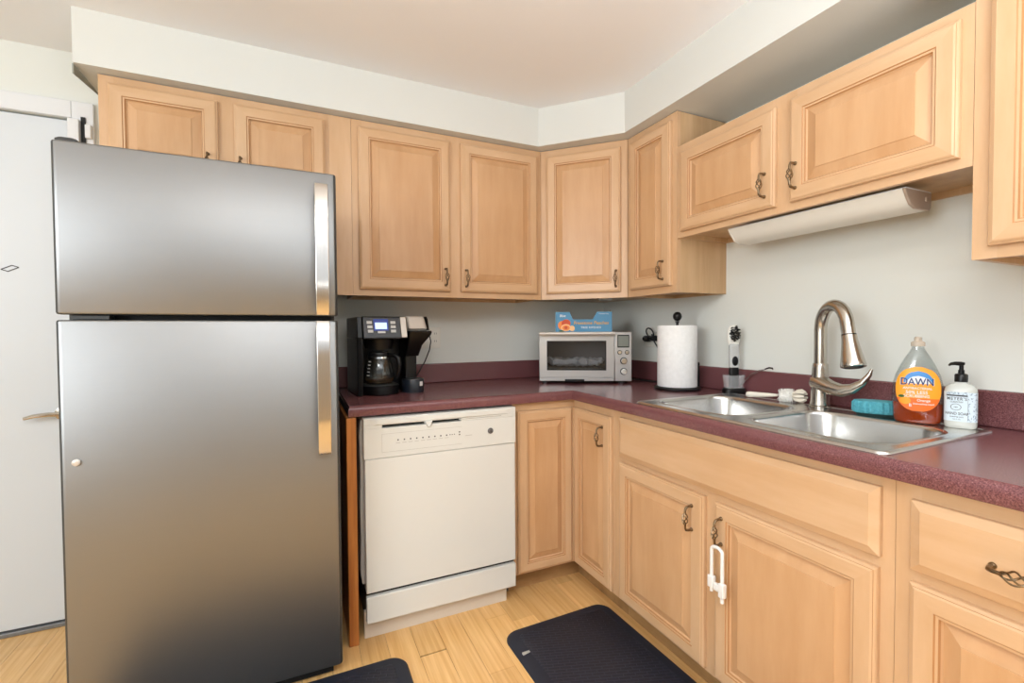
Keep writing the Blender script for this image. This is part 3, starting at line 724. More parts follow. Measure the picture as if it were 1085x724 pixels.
# single-serve side
mb = MB()
mb.loft([[(x, y, z) for x, y in rrect(0.205, y0, x1, 0.27, 0.012, 3)] for z, x1, y0 in ((0.165, 0.262, 0.06), (0.215, 0.270, 0.03), (0.262, 0.302, 0.006), (0.275, 0.306, 0.004), (0.281, 0.304, 0.008))])
mb.loft([[(x, y, z) for x, y in rrect(0.205, 0.08, 0.258, 0.27, 0.01, 3)] for z in (0.0, 0.165)])
mb.build('pod_brewer', 'black', cm, smooth=30)
mb = MB()
def lid(z, a, b, yf): return [(x, y, z) for x, y in rrect(a, yf, b, 0.24, 0.02, 4)]
mb.loft([lid(0.2815, 0.210, 0.290, 0.034), lid(0.292, 0.207, 0.292, 0.024), lid(0.343, 0.203, 0.286, 0.050), lid(0.349, 0.208, 0.281, 0.060)])
pl = mb.build('pod_lid', 'silver', cm, smooth=30)
mb = MB(); mb.loft([[(0.2935, y, z) for y, z in ((0.03, 0.283), (0.24, 0.283), (0.24, 0.345), (0.055, 0.347))], [(0.299, y, z) for y, z in ((0.03, 0.283), (0.24, 0.283), (0.24, 0.335), (0.055, 0.337))]]); mb.build('lid_rim', 'black', pl)
mb = MB(); mb.lathe([(0.046, 0), (0.046, 0.058), (0.044, 0.062), (0.040, 0.062)], (0.232, 0.055, 0), 32)
dt = mb.build('cup_stand', mat('blue_black_plastic', (26, 32, 42), 0.3), cm, smooth=40)
mb = MB()
for k in range(5):
    a0, a1 = [R(-90 + 22 + (k + d) * 4.6) for d in (0, 1)]
    P_ = lambda a, z, o=0.0464: (0.232 + o * math.cos(a), 0.055 + o * math.sin(a), z)
    mb.add([P_(a0, 0.030), P_(a1, 0.030), P_(a1, 0.050), P_(a0, 0.050)], [(0, 1, 2, 3)])
mb.build('sticker', 'lwhite', dt, smooth=0)
# cord from the side of the lid round to the outlet
mb = MB(); mb.tube([(0.300, 0.18, 0.272), (0.335, 0.22, 0.276), (0.372, 0.27, 0.262), (0.392, 0.31, 0.225), (0.390, 0.325, 0.18), (0.368, 0.330, 0.12), (0.335, 0.33, 0.06), (0.29, 0.30, 0.006), (0.24, 0.275, 0.004)], 0.0028, 8); mb.build('cord', 'rubber', cm)
# carafe
cg = thing('glass_carafe', 'glass coffee carafe with a black handle inside the coffee maker', 'carafe', (-1.4590, -0.3165, CT + 0.0445), R(4))
mb = MB(); outer = [(0.045, 0.0), (0.058, 0.003), (0.066, 0.014), (0.069, 0.03), (0.068, 0.05), (0.063, 0.08), (0.055, 0.105), (0.046, 0.122)]
inner = [(r_ - 0.002, z + (0.002 if i == 0 else 0)) for i, (r_, z) in enumerate(outer)][::-1]
mb.lathe(outer + inner, n=40); mb.build('glass_body', 'glass', cg, smooth=60)
mb = MB(); mb.lathe([(0.0, 0.0025), (0.054, 0.004), (0.063, 0.014), (0.0663, 0.026), (0.0, 0.026)], n=36, cap0=False, cap1=False); mb.build('coffee_remains', 'water', cg, smooth=40)
mb = MB(); mb.lathe([(0.048, 0.120), (0.049, 0.128), (0.046, 0.140), (0.02, 0.144)], n=32); mb.build('lid', 'black', cg, smooth=40)
mb = MB(); mb.lathe([(0.0485, 0.114), (0.0505, 0.114), (0.0495, 0.122), (0.0475, 0.122)], n=36, cap0=False, cap1=False); mb.build('metal_band', 'chrome', cg, smooth=40)
mb = MB(); hv = Vector((0.80, -0.60, 0))
mb.tube([hv * 0.048 + Vector((0, 0, 0.128)), hv * 0.075 + Vector((0, 0, 0.128)), hv * 0.092 + Vector((0, 0, 0.115)), hv * 0.096 + Vector((0, 0, 0.08)), hv * 0.090 + Vector((0, 0, 0.045)), hv * 0.080 + Vector((0, 0, 0.025))], [0.010, 0.011, 0.012, 0.011, 0.010, 0.007], 12)
mb.build('handle', 'black', cg, smooth=60)
mb = MB()
for k in range(5):
    z = 0.040 + 0.015 * k; rad_ = 0.0695 - 0.0018 * k - (0.002 * max(0, k - 2))
    for j in range(2):
        a0, a1 = R(-150 + j * 6), R(-144 + j * 6)
        mb.add([((rad_ + 0.0004) * math.cos(a), (rad_ + 0.0004) * math.sin(a), zz_) for a, zz_ in ((a0, z), (a1, z), (a1, z + 0.004), (a0, z + 0.004))], [(0, 1, 2, 3)])
mb.build('level_marks', 'lwhite', cg, smooth=0)

# ------------------------------------------------------------------ toaster oven
to = thing('toaster_oven', 'stainless steel toaster oven in the countertop corner', 'toaster oven', (-0.647, -0.326, CT + 0.0003), R(-30))
TW, TD, Z0, Z1 = 0.478, 0.285, 0.012, 0.270
mb = MB(); mb.box(0, 0.02, Z0, TW, TD, Z0 + 0.012); mb.box(0, 0.02, Z1 - 0.012, TW, TD, Z1); mb.box(0, 0.02, Z0 + 0.012, 0.014, TD, Z1 - 0.012); mb.box(0.385, 0.02, Z0 + 0.012, TW, TD, Z1 - 0.012); mb.box(0.014, TD - 0.012, Z0 + 0.012, 0.385, TD, Z1 - 0.012)
mb.build('casing', 'ovensteel', to, bevel=0.004)
mb = MB(); mb.box(0.0145, 0.0205, Z0 + 0.0125, 0.3845, TD - 0.0125, Z0 + 0.014); mb.box(0.0145, TD - 0.014, Z0 + 0.014, 0.3845, TD - 0.0125, Z1 - 0.0125); mb.box(0.0145, 0.03, Z1 - 0.014, 0.3845, TD - 0.0145, Z1 - 0.0125); mb.box(0.0145, 0.03, Z0 + 0.0145, 0.016, TD - 0.0145, Z1 - 0.0145); mb.box(0.383, 0.03, Z0 + 0.0145, 0.3845, TD - 0.0145, Z1 - 0.0145)
mb.build('cavity', 'ovenin', to, smooth=0)
fm = MB(); gx0, gx1, gz0, gz1 = 0.042, 0.348, 0.070, 0.224; dx1, dz0, dz1 = 0.388, 0.034, 0.266
fm.box(0.006, 0, dz0, gx0, 0.018, dz1); fm.box(gx1, 0, dz0, dx1, 0.018, dz1); fm.box(gx0, 0, dz0, gx1, 0.018, gz0); fm.box(gx0, 0, gz1, gx1, 0.018, dz1)
od = fm.build('door', 'ovensteel', to, smooth=0)
MB().box(gx0 + 0.0002, 0.005, gz0 + 0.0002, gx1 - 0.0002, 0.009, gz1 - 0.0002).build('window_glass', 'ovenglass', od)
mb = MB()
for a in ((gx0, gz0, gx1, gz0 + 0.004), (gx0, gz1 - 0.004, gx1, gz1), (gx0, gz0, gx0 + 0.004, gz1), (gx1 - 0.004, gz0, gx1, gz1)): mb.box(a[0], 0.001, a[1], a[2], 0.0045, a[3])
mb.build('window_seal', 'blackm', od)
mb = MB(); mb.tube([(0.004, -0.030, 0.262), (0.388, -0.030, 0.262)], 0.0085, 14); mb.box(0.008, -0.030, 0.252, 0.024, 0.0, 0.264); mb.box(0.366, -0.030, 0.252, 0.382, 0.0, 0.264)
mb.build('handle', 'silver', od, smooth=40)
MB().box(0.006, 0.002, Z0 + 0.002, 0.388, 0.0195, 0.0325).build('crumb_tray', 'ovensteel', to, bevel=0.0015)
MB().box(0.135, -0.006, Z0 - 0.001, 0.235, 0.0015, Z0 + 0.012).build('tray_grip', 'black', to, bevel=0.002)
pn = MB().box(0.390, 0.0, Z0 + 0.002, TW - 0.001, 0.0195, Z1 - 0.001).build('control_panel', 'ovensteel', to, bevel=0.003)
MB().box(0.404, -0.0012, 0.188, 0.464, 0.001, 0.254).build('display_frame', 'blackm', pn); MB().box(0.408, -0.0022, 0.194, 0.460, -0.001, 0.248).build('display', 'lcd', pn)
def kn(x, z, rad_, d):
    mb = MB(); mb.lathe([(rad_, 0), (rad_, d * 0.8), (rad_ * 0.9, d)], n=24); mb.v = [(x + a, -c2, z + b2) for a, b2, c2 in mb.v]; k_ = mb.build('knob', 'chrome', pn, smooth=40)
    mb = MB(); mb.lathe([(rad_ * 1.25, 0), (rad_ * 1.25, 0.001)], n=24); mb.v = [(x + a, -c2 - 0.0002, z + b2) for a, b2, c2 in mb.v]; mb.build('collar', 'black', k_)
kn(0.416, 0.163, 0.0095, 0.006); kn(0.453, 0.163, 0.0095, 0.006); kn(0.436, 0.120, 0.0145, 0.020); kn(0.436, 0.065, 0.0145, 0.020)
for x in (0.03, 0.43):
    for y in (0.04, 0.25): MB().lathe([(0.014, 0), (0.016, 0.0118)], (x, y, 0), 16).build('foot', 'dgrey', to)
mb = MB()
for k in range(22): mb.tube([(0.03 + k * 0.0155, 0.035, 0.076), (0.03 + k * 0.0155, TD - 0.03, 0.076)], 0.0014, 6)
for y in (0.035, TD - 0.03): mb.tube([(0.018, y, 0.074), (0.382, y, 0.074)], 0.002, 6)
mb.build('rack', 'chrome', to)
rn = random.Random(11); mb = MB(); nx, ny = 26, 12; g = []
for j in range(ny):
    for i in range(nx):
        ed = min(i, nx - 1 - i, j, ny - 1 - j)
        g.append((0.036 + i * 0.0123 + rn.uniform(-.003, .003), 0.045 + j * 0.0165, 0.084 + rn.uniform(0, 0.012) + (0.034 if ed == 0 else 0.01 if ed == 1 else 0) + (0.018 if i < 3 else 0) * rn.random()))
mb.add(g, [(j * nx + i, j * nx + i + 1, (j + 1) * nx + i + 1, (j + 1) * nx + i) for j in range(ny - 1) for i in range(nx - 1)])
fo = mb.build('foil_sheet', 'foil', loc=(-0.647, -0.326, CT + 0.0003), rz=R(-30), smooth=0)
tag(fo, 'crumpled sheet of aluminium foil on the rack inside the toaster oven', 'foil')
fo.modifiers.new('thickness', 'SOLIDIFY').thickness = 0.0006
# toaster cord and plugs
pw = thing('power_cord', 'black power cord with plug and loop at the right-wall outlet', 'cord', (0, 0, CT))
mb = MB(); mb.tube([(-0.12, -0.42, 0.008), (-0.10, -0.50, 0.006), (-0.09, -0.58, 0.006), (-0.06, -0.64, 0.012), (-0.035, -0.62, 0.05), (-0.03, -0.575, 0.11), (-0.028, -0.53, 0.18), (-0.034, -0.497, 0.225), (-0.036, -0.490, 0.255)], 0.0042, 8); mb.build('cable', 'rubber', pw)
mb = MB(); lpth = []
for k in range(15):
    a = R(-60 + k * 20); lpth.append((-0.036 - 0.01 * math.sin(a), -0.474 + 0.027 * math.cos(a), 0.262 + 0.026 * math.sin(a)))
mb.tube(lpth, 0.0040, 8); mb.build('cable_loop', 'rubber', pw)
for (py, pz, s_) in ((-0.435, 0.230, 1.0), (-0.488, 0.232, 0.9)):
    mb = MB(); mb.loft([[(-0.010 - d, py + (x * g) * s_, pz + (z * g) * s_) for x, z in rrect(-0.02, -0.017, 0.02, 0.017, 0.008, 4)] for d, g in ((0, 1), (0.020, 1.0), (0.030, 0.7), (0.038, 0.4))]); mb.build('plug', 'black', pw, smooth=40)
# peach tray
bx = thing('fruit_tray', 'blue printed cardboard peach tray standing on the toaster oven', 'box', (-0.647 + 0.088 * math.cos(R(-30)) - 0.03 * math.sin(R(30)) * -1, -0.326 + 0.088 * math.sin(R(-30)) + 0.03 * math.cos(R(30)), CT + Z1 + 0.0008), R(-30))
BW, BD, BH = 0.292, 0.20, 0.104
mb = MB(); out = [(0, 0), (BW, 0), (BW, BH), (BW * 0.74, BH), (BW * 0.66, BH * 0.62), (BW * 0.31, BH * 0.62), (BW * 0.25, BH), (0, BH)]
mb.loft([[(x, y, z) for x, z in out] for y in (0, 0.003)]); fp = mb.build('front_panel', 'boxblue', bx, smooth=0)
mb = MB(); mb.box(0, 0.0032, 0, BW, BD, 0.003); mb.box(0, 0.0032, 0.003, 0.003, BD, BH * 0.9); mb.box(BW - 0.003, 0.0032, 0.003, BW, BD, BH * 0.9); mb.box(0.003, BD - 0.003, 0.003, BW - 0.003, BD, BH * 0.55); mb.build('tray_walls', 'boxblue', bx, smooth=0)
mb = MB()
for x in (0.001, BW - 0.012): mb.add([(x, 0.004, BH * 0.9), (x + 0.011, 0.004, BH * 0.9), (x + 0.006, 0.004, BH + 0.010), (x, 0.02, BH * 0.9), (x + 0.011, 0.02, BH * 0.9), (x + 0.006, 0.02, BH + 0.010)], [(0, 1, 2), (5, 4, 3), (0, 3, 4, 1), (1, 4, 5, 2), (2, 5, 3, 0)])
mb.build('corner_tabs', 'boxin', bx, smooth=0)
def disc(cx_, cz_, rx, rz_, y, mi, mb, n=18): mb.add([(cx_ + rx * math.cos(2 * math.pi * k / n), y, cz_ + rz_ * math.sin(2 * math.pi * k / n)) for k in range(n)], [tuple(range(n))], mi)
mb = MB(); disc(0.036, 0.034, 0.024, 0.024, -0.0004, 0, mb); disc(0.055, 0.044, 0.024, 0.022, -0.0006, 2, mb); disc(0.054, 0.022, 0.026, 0.019, -0.0008, 1, mb); disc(0.054, 0.021, 0.020, 0.014, -0.0010, 0, mb); disc(0.054, 0.022, 0.009, 0.008, -0.0012, 2, mb); disc(0.086, 0.018, 0.014, 0.015, -0.0009, 1, mb); disc(0.030, 0.004, 0.014, 0.004, -0.0012, 3, mb)
mb.build('peach_print', ['peach', 'peachl', 'peachr', 'lgreen'], fp, smooth=0)
def flat_text(body, size, x, z, mm, par, y=-0.0012, shear=0, space=1.0, align='CENTER'):
    vs, fs = text2d(body, size, shear=shear, space=space, align=align); mb = MB(); mb.add([(x + a, y, z + b) for a, b in vs], fs); return mb.build('lettering', mm, par, smooth=0)
flat_text('Freestone Peaches', 0.024, 0.184, 0.046, 'gold', fp, shear=0.2); flat_text('TREE RIPENED', 0.0145, 0.184, 0.022, 'lwhite', fp, space=1.15)
flat_text('Blue', 0.018, 0.036, 0.084, 'lwhite', fp, shear=0.2); flat_text('Premium Fruit', 0.0085, 0.25, 0.094, 'lwhite', fp)

# ------------------------------------------------------------------ paper towel
pt = thing('paper_towel_holder', 'black paper towel stand with finial and side tension arm', 'holder', (-0.180, -0.823, CT + 0.0003))
MB().lathe([(0.103, 0), (0.105, 0.004), (0.105, 0.010), (0.100, 0.014), (0.02, 0.0155)], n=48).build('base', 'black', pt, smooth=40)
MB().lathe([(0.006, 0.0156), (0.006, 0.312), (0.010, 0.314), (0.010, 0.318)], n=16).build('rod', 'black', pt)
MB().lathe([(0.002, 0.3185), (0.012, 0.322), (0.0185, 0.332), (0.020, 0.342), (0.0175, 0.352), (0.010, 0.360), (0.001, 0.362)], n=24).build('finial', 'black', pt, smooth=60)
mb = MB(); adir = Vector((0.908, -0.418, 0)) * 0.1
mb.tube([adir + Vector((0, 0, 0.010)), adir + Vector((0, 0, 0.105)), adir * 1.0 + Vector((0, 0, 0.118)), adir * 0.985 + Vector((0, 0, 0.125))], 0.0052, 10); mb.build('tension_arm', 'black', pt, smooth=50)
rl = MB().lathe([(0.022, 0.0), (0.0875, 0.0), (0.089, 0.003), (0.089, 0.279), (0.0875, 0.282), (0.022, 0.282)], n=56, cap0=False, cap1=False)
rl.loft([[(0.022 * math.cos(2 * math.pi * k / 56), 0.022 * math.sin(2 * math.pi * k / 56), z) for k in range(56)] for z in (0, 0.282)], 0, False, False)
tag(rl.build('paper_towel_roll', 'paper', loc=(-0.180, -0.823, CT + 0.0165), smooth=40), 'thick white paper towel roll on the black stand', 'paper towel')

# ------------------------------------------------------------------ dish brush in its cup
bh = thing('brush_cup', 'clear plastic brush cup with a black base behind the left sink bowl', 'cup', (-0.068, -1.040, CT + 0.0003))
MB().loft([[(x * g, y * g, z) for x, y in rrect(-0.045, -0.030, 0.045, 0.030, 0.022, 6)] for g, z in ((1.0, 0), (1.03, 0.010), (0.98, 0.020), (0.90, 0.024))]).build('base', 'black', bh, rz=R(-25), smooth=40)
mb = MB(); a = [[(x * g, y * g, z) for x, y in rrect(-0.042, -0.028, 0.042, 0.028, 0.02, 6)] for g, z in ((0.90, 0.0245), (1.05, 0.080), (1.00, 0.080), (0.86, 0.0262))]
mb.loft(a); mb.build('clear_cup', 'cup', bh, rz=R(-25), smooth=40)
br = thing('dish_brush', 'upright soap-dispensing dish brush with clear handle and dark head', 'brush', (-0.068, -1.040, CT + 0.0268), R(-32)); br.scale = (1, 1, 0.945)
MB().loft([[(x * g, y * g, z) for x, y in rrect(-0.019, -0.012, 0.019, 0.012, 0.008, 5)] for g, z in ((0.9, 0), (1, 0.01), (1, 0.088), (0.95, 0.092))]).build('grip', 'black', br, smooth=40)
MB().loft([[(x * g, y * g, z) for x, y in rrect(-0.020, -0.013, 0.020, 0.013, 0.009, 5)] for g, z in ((0.96, 0.0922), (1.0, 0.10), (1.0, 0.185), (0.95, 0.195), (0.80, 0.200))]).build('soap_chamber', mat('grey_clear_plastic', (232, 233, 231), 0.15, 0, Transmission_Weight=0.5, IOR=1.3), br, smooth=40)
mb = MB(); mb.lathe([(0.0, 0), (0.013, 0), (0.014, 0.004), (0.010, 0.006), (0.0, 0.006)], n=24, cap0=False, cap1=False); mb.v = [(x * 0.9, -0.0135 - z, 0.122 + y * 1.6) for x, y, z in mb.v]; mb.build('soap_button', 'black', br)
hdm = MB(); hp = [(0.020, 0.195), (0.025, 0.215), (0.027, 0.240), (0.024, 0.268), (0.015, 0.284), (0.002, 0.289)]
hdm.loft([[(rr_ * math.cos(2 * math.pi * k / 24), 0.004 + 0.011 * math.sin(2 * math.pi * k / 24), z) for k in range(24)] for rr_, z in hp]); hb = hdm.build('brush_head', 'plate', br, smooth=60)
mb = MB(); rn = random.Random(2)
for k in range(190):
    a = rn.random() * 6.28; q_ = math.sqrt(rn.random()); x = 0.020 * q_ * math.cos(a); z = 0.248 + 0.034 * q_ * math.sin(a)
    mb.tube([(x, -0.004, z), (x * 1.1, -0.024, z + (z - 0.248) * 0.1)], [0.0016, 0.0010], 4)
bs_ = mb.build('bristles', 'blackm', hb, smooth=0); bs_['kind'] = 'stuff'
wr = MB(); wr.tube([(-0.045, -1.052, CT + 0.034), (-0.036, -1.095, 1.002), (-0.030, -1.135, 1.024), (-0.030, -1.165, 1.030)], 0.0014, 6); wr.tube([(-0.050, -1.060, CT + 0.034), (-0.044, -1.100, 0.995), (-0.035, -1.140, 1.020), (-0.030, -1.168, 1.031)], 0.0014, 6)
wt = thing('wire_scoop', 'thin two-wire utensil leaning out of the clear brush cup', 'utensil', (0, 0, 0))
wr.build('wire_handle', 'chrome', wt)
MB().tube([(-0.030, -1.160, 1.0300), (-0.028, -1.178, 1.037), (-0.029, -1.192, 1.036), (-0.031, -1.196, 1.031)], [0.0026, 0.0034, 0.0034, 0.002], 8).build('black_tip', 'black', wt)

# ------------------------------------------------------------------ white bottle brush lying on the sink deck
A_, B_ = Vector((-0.150, -1.168, 0.9345)), Vector((-0.108, -1.378, 0.950)); ax = (B_ - A_)
bb = thing('bottle_brush', 'white bottle brush lying on the sink deck beside the faucet', 'brush', A_)
L_ = ax.length; ax.normalize(); pt_ = lambda t: ax * t
MB().tube([pt_(t) for t in (0, 0.004, 0.015, 0.05, 0.085, 0.105, 0.120)], [0.006, 0.0108, 0.0118, 0.0095, 0.0078, 0.0060, 0.0045], 14).build('handle', 'cream', bb, smooth=50)
mb = MB(); mb.tube([pt_(t) for t in (0.1201, 0.215)], 0.0022, 8); mb.build('stem', 'chrome', bb)
mb = MB(); rn = random.Random(4); sdx = ax.cross(Vector((0, 0, 1))).normalized(); sdz = sdx.cross(ax)
mb.tube([pt_(t) for t in (0.128, 0.132, 0.150, 0.172, 0.176)], [0.008, 0.018, 0.0205, 0.0195, 0.010], 14)
for k in range(420):
    t = 0.130 + 0.046 * rn.random(); a = rn.random() * 6.28; d_ = sdx * math.cos(a) + sdz * math.sin(a)
    mb.tube([pt_(t) + d_ * 0.014, pt_(t + rn.uniform(-.003, .003)) + d_ * 0.0265], [0.0011, 0.0007], 3)
o_b = mb.build('bristles', 'bristle', bb, smooth=0); o_b['kind'] = 'stuff'
mb = MB()
for k in range(7):
    a = k * 6.28 / 7; d_ = sdx * math.cos(a) + sdz * math.sin(a)
    mb.tube([pt_(0.177) + d_ * 0.010, pt_(0.190) + d_ * 0.017, pt_(0.205) + d_ * 0.019, pt_(0.217) + d_ * 0.014], [0.004, 0.007, 0.007, 0.004], 8)
mb.build('foam_tip', 'foam', bb, smooth=60)

# ------------------------------------------------------------------ teal scalloped sponge
sp_ = thing('sponge', 'teal scalloped-edge scrubbing sponge on the sink deck', 'sponge', (-0.136, -1.621, DK + 0.0005), R(-62))
N_ = 260
def oval(sx, sy, z, amp): return [(sx * (1 + amp * math.cos(22 * 2 * math.pi * k / N_)) * math.copysign(abs(math.cos(2 * math.pi * k / N_)) ** 0.75, math.cos(2 * math.pi * k / N_)), sy * (1 + amp * math.cos(22 * 2 * math.pi * k / N_)) * math.copysign(abs(math.sin(2 * math.pi * k / N_)) ** 0.75, math.sin(2 * math.pi * k / N_)), z) for k in range(N_)]
MB().loft([oval(0.054, 0.031, 0.0085, 0.03), oval(0.058, 0.035, 0.013, 0.07), oval(0.058, 0.035, 0.040, 0.07), oval(0.054, 0.031, 0.046, 0.04), oval(0.045, 0.024, 0.0475, 0.0)]).build('foam', 'teal', sp_, smooth=40)
MB().loft([oval(0.049, 0.027, 0.0, 0), oval(0.052, 0.030, 0.0083, 0)]).build('scouring_pad', 'spongebase', sp_, smooth=40)

# ------------------------------------------------------------------ orange dish soap bottle
ds_ = thing('dish_soap_bottle', 'clear dish soap bottle with orange liquid and orange label', 'bottle', (-0.154, -1.736, DK + 0.0005), R(-62)); ds_.scale = (0.96, 0.95, 1.0)
PROF = [(0.0, 0.050, 0.026), (0.004, 0.0545, 0.0295), (0.012, 0.057, 0.031), (0.040, 0.059, 0.032), (0.080, 0.0605, 0.032), (0.110, 0.059, 0.031), (0.140, 0.052, 0.028), (0.165, 0.042, 0.024), (0.190, 0.030, 0.020), (0.208, 0.0195, 0.0165), (0.216, 0.0155, 0.0150), (0.222, 0.0150, 0.0148)]
def pr_at(z):
    for k in range(len(PROF) - 1):
        if PROF[k][0] <= z <= PROF[k + 1][0]:
            t = (z - PROF[k][0]) / (PROF[k + 1][0] - PROF[k][0]); return tuple(PROF[k][i] + t * (PROF[k + 1][i] - PROF[k][i]) for i in (1, 2))
    return PROF[-1][1:]
def sec(a_, b_, z, n=44, g=1.0, d=0.0): return [((a_ - d) * math.copysign(abs(math.cos(t)) ** 0.86, math.cos(t)), (b_ - d) * math.copysign(abs(math.sin(t)) ** 0.86, math.sin(t)), z) for t in [2 * math.pi * k / n for k in range(n)]]
zs = [0.0, 0.004, 0.012, 0.026, 0.04, 0.06, 0.08, 0.095, 0.11, 0.125, 0.14, 0.153, 0.165, 0.178, 0.19, 0.2, 0.208, 0.216, 0.222]
mb = MB(); mb.loft([sec(*pr_at(z), z) for z in zs] + [sec(*pr_at(z), max(z, 0.0015), d=0.0014) for z in zs[::-1]]); mb.build('clear_shell', 'clearp', ds_, smooth=60)
LV = 0.058
mb = MB(); mb.loft([sec(*pr_at(z), z, d=0.0022) for z in [0.0024, 0.006, 0.012, 0.026, 0.04, LV]]); mb.build('orange_liquid', 'orangeliq', ds_, smooth=60)
mb = MB(); mb.lathe([(0.0165, 0.2225), (0.0168, 0.234), (0.012, 0.2365), (0.0095, 0.238), (0.0092, 0.248), (0.006, 0.250)], n=28); mb.build('cap', mat('pale_cap', (228, 214, 196), 0.25, 0, Transmission_Weight=0.4, IOR=1.3), ds_, smooth=40)
def on_b(x, z, off):
    a_, b_ = pr_at(z); t = min(abs(x) / (a_ + 0.0004), 0.98); return (x, -(b_ * (1 - t ** 2.3) ** (1 / 2.3)) - off, z)
def wrap(mb_pts, faces, fn, off, name, mm, par): mb = MB(); mb.add([fn(x, z, off) for x, z in mb_pts], faces); return mb.build(name, mm, par, smooth=50)
def blob(cx_, cz_, fw, z0, z1, nx=18, nz=16):
    pts = []; fs = []
    for j in range(nz + 1):
        z = z0 + (z1 - z0) * j / nz; hw = fw(z)
        for i in range(nx + 1): pts.append((cx_ + hw * (2 * i / nx - 1), z))
    for j in range(nz):
        for i in range(nx): fs.append((j * (nx + 1) + i, j * (nx + 1) + i + 1, (j + 1) * (nx + 1) + i + 1, (j + 1) * (nx + 1) + i))
    return pts, fs
def ell(c_, hz, hw, p=2.0): return lambda z: hw * max(0.0, 1 - abs((z - c_) / hz) ** p) ** (1 / p) + 1e-4
eL = ell(0.100, 0.064, 0.0515, 2.3)
lb = wrap(*blob(0, 0, eL, 0.0375, 0.1635), on_b, 0.0012, 'label', 'lorange', ds_)
wrap(*blob(0, 0, lambda z: min(eL(z), 1), 0.0372, 0.074, nz=8), on_b, 0.0017, 'flavour_band', 'lorange2', lb)
wrap(*blob(0.0, 0, lambda z: 0.034 * max(0, 1 - ((z - 0.118) / 0.034) ** 2) ** 0.5 + 1e-4, 0.118, 0.152, nz=8), on_b, 0.0018, 'blue_dome', 'lblue', lb)
wrap(*blob(0.0, 0, lambda z: 0.026 * max(0, 1 - ((z - 0.116) / 0.022) ** 2) ** 0.5 + 1e-4, 0.116, 0.138, nz=8), on_b, 0.0022, 'dome_glow', 'lwhite', lb)
def btext(body, size, x, z, mm, off, space=1.0, sx=1.0):
    vs, fs = text2d(body, size, space=space); wrap([(x + a * sx, z + b) for a, b in vs], fs, on_b, off, 'lettering', mm, lb)
btext('DAWN', 0.0300, -0.003, 0.1205, 'lwhite', 0.0026, 1.0, 0.82); btext('DAWN', 0.0285, -0.003, 0.1205, 'lnavy', 0.0034, 1.02, 0.83)
btext('ANTIBACTERIAL', 0.0090, -0.002, 0.1025, 'lwhite', 0.0026); btext('50% LESS', 0.0130, -0.004, 0.0905, 'lwhite', 0.0026); btext('SCRUBBING', 0.0110, -0.004, 0.0800, 'lwhite', 0.0026)
btext('Orange', 0.0100, 0.012, 0.0685, 'lwhite', 0.0026); btext('Dishwashing Liquid', 0.0062, 0.012, 0.0585, 'lwhite', 0.0026); btext('B', 0.012, -0.018, 0.0535, 'lwhite', 0.0026)
wrap(*blob(-0.030, 0, ell(0.066, 0.0105, 0.013), 0.0556, 0.0764, 8, 8), on_b, 0.0027, 'orange_print', 'lorange', lb)
wrap(*blob(-0.0385, 0, ell(0.0785, 0.004, 0.007), 0.0746, 0.0824, 6, 5), on_b, 0.0029, 'leaf_print', 'lgreen', lb)

# ------------------------------------------------------------------ hand soap pump bottle
hs_ = thing('soap_pump_bottle', 'milky pump soap bottle with black pump and pale blue label', 'bottle', (-0.128, -1.8235, DK + 0.0005), R(-74)); hs_.scale = (0.75, 0.78, 0.955)
SA, SB = 0.0445, 0.030
def sq(a_, b_, z, n=40, p=0.55): return [(a_ * math.copysign(abs(math.cos(t)) ** p, math.cos(t)), b_ * math.copysign(abs(math.sin(t)) ** p, math.sin(t)), z) for t in [2 * math.pi * k / n for k in range(n)]]
MB().loft([sq(SA * g, SB * g2, z) for g, g2, z in ((0.90, 0.88, 0), (0.98, 0.97, 0.004), (1, 1, 0.012), (1, 1, 0.098), (0.985, 0.98, 0.108), (0.92, 0.90, 0.117), (0.72, 0.75, 0.124), (0.40, 0.58, 0.128), (0.36, 0.54, 0.132))]).build('bottle_body', 'soapwhite', hs_, smooth=50)
pm = MB().lathe([(0.0185, 0.1322), (0.0185, 0.152), (0.016, 0.155), (0.009, 0.156), (0.009, 0.166), (0.0065, 0.167), (0.0065, 0.180), (0.009, 0.181), (0.010, 0.187), (0.007, 0.189)], n=24)
pm.tube([(0.0, 0.0, 0.184), (-0.016, -0.018, 0.1855), (-0.026, -0.030, 0.184), (-0.030, -0.034, 0.180)], [0.0065, 0.0052, 0.0042, 0.003], 10)
pm.build('pump', 'black', hs_, smooth=40)
def on_s(x, z, off):
    # unroll the label round the squarish section: x is arc length from the middle of the front
    n = 200; acc = 0; px_, py_ = 0.0, -SB; sg = 1 if x >= 0 else -1; t = -math.pi / 2
    target = abs(x)
    while acc < target:
        t2 = t + 0.02; nx_ = SA * math.copysign(abs(math.cos(t2)) ** .55, math.cos(t2)); ny_ = SB * math.copysign(abs(math.sin(t2)) ** .55, math.sin(t2))
        st_ = math.hypot(nx_ - px_, ny_ - py_)
        if acc + st_ >= target:
            k = (target - acc) / st_; px_, py_ = px_ + (nx_ - px_) * k, py_ + (ny_ - py_) * k; break
        acc += st_; px_, py_, t = nx_, ny_, t2
    g = 1 + off / SB
    return (sg * px_ * (1 + off / SA), py_ * g, z)
rect = lambda x0_, x1_, z0_, z1_, nx=20: ([(x0_ + (x1_ - x0_) * i / nx, z) for z in (z0_, z1_) for i in range(nx + 1)], [(i, i + 1, nx + 2 + i, nx + 1 + i) for i in range(nx)])
sl = wrap(*rect(-0.058, 0.058, 0.020, 0.104, 60), on_s, 0.0006, 'label', 'lpale', hs_)
wrap(*rect(-0.036, 0.020, 0.092, 0.096), on_s, 0.0011, 'label_bar', 'ink', sl); wrap(*rect(0.0205, 0.0211, 0.022, 0.092, 2), on_s, 0.0011, 'label_rule', 'ink', sl)
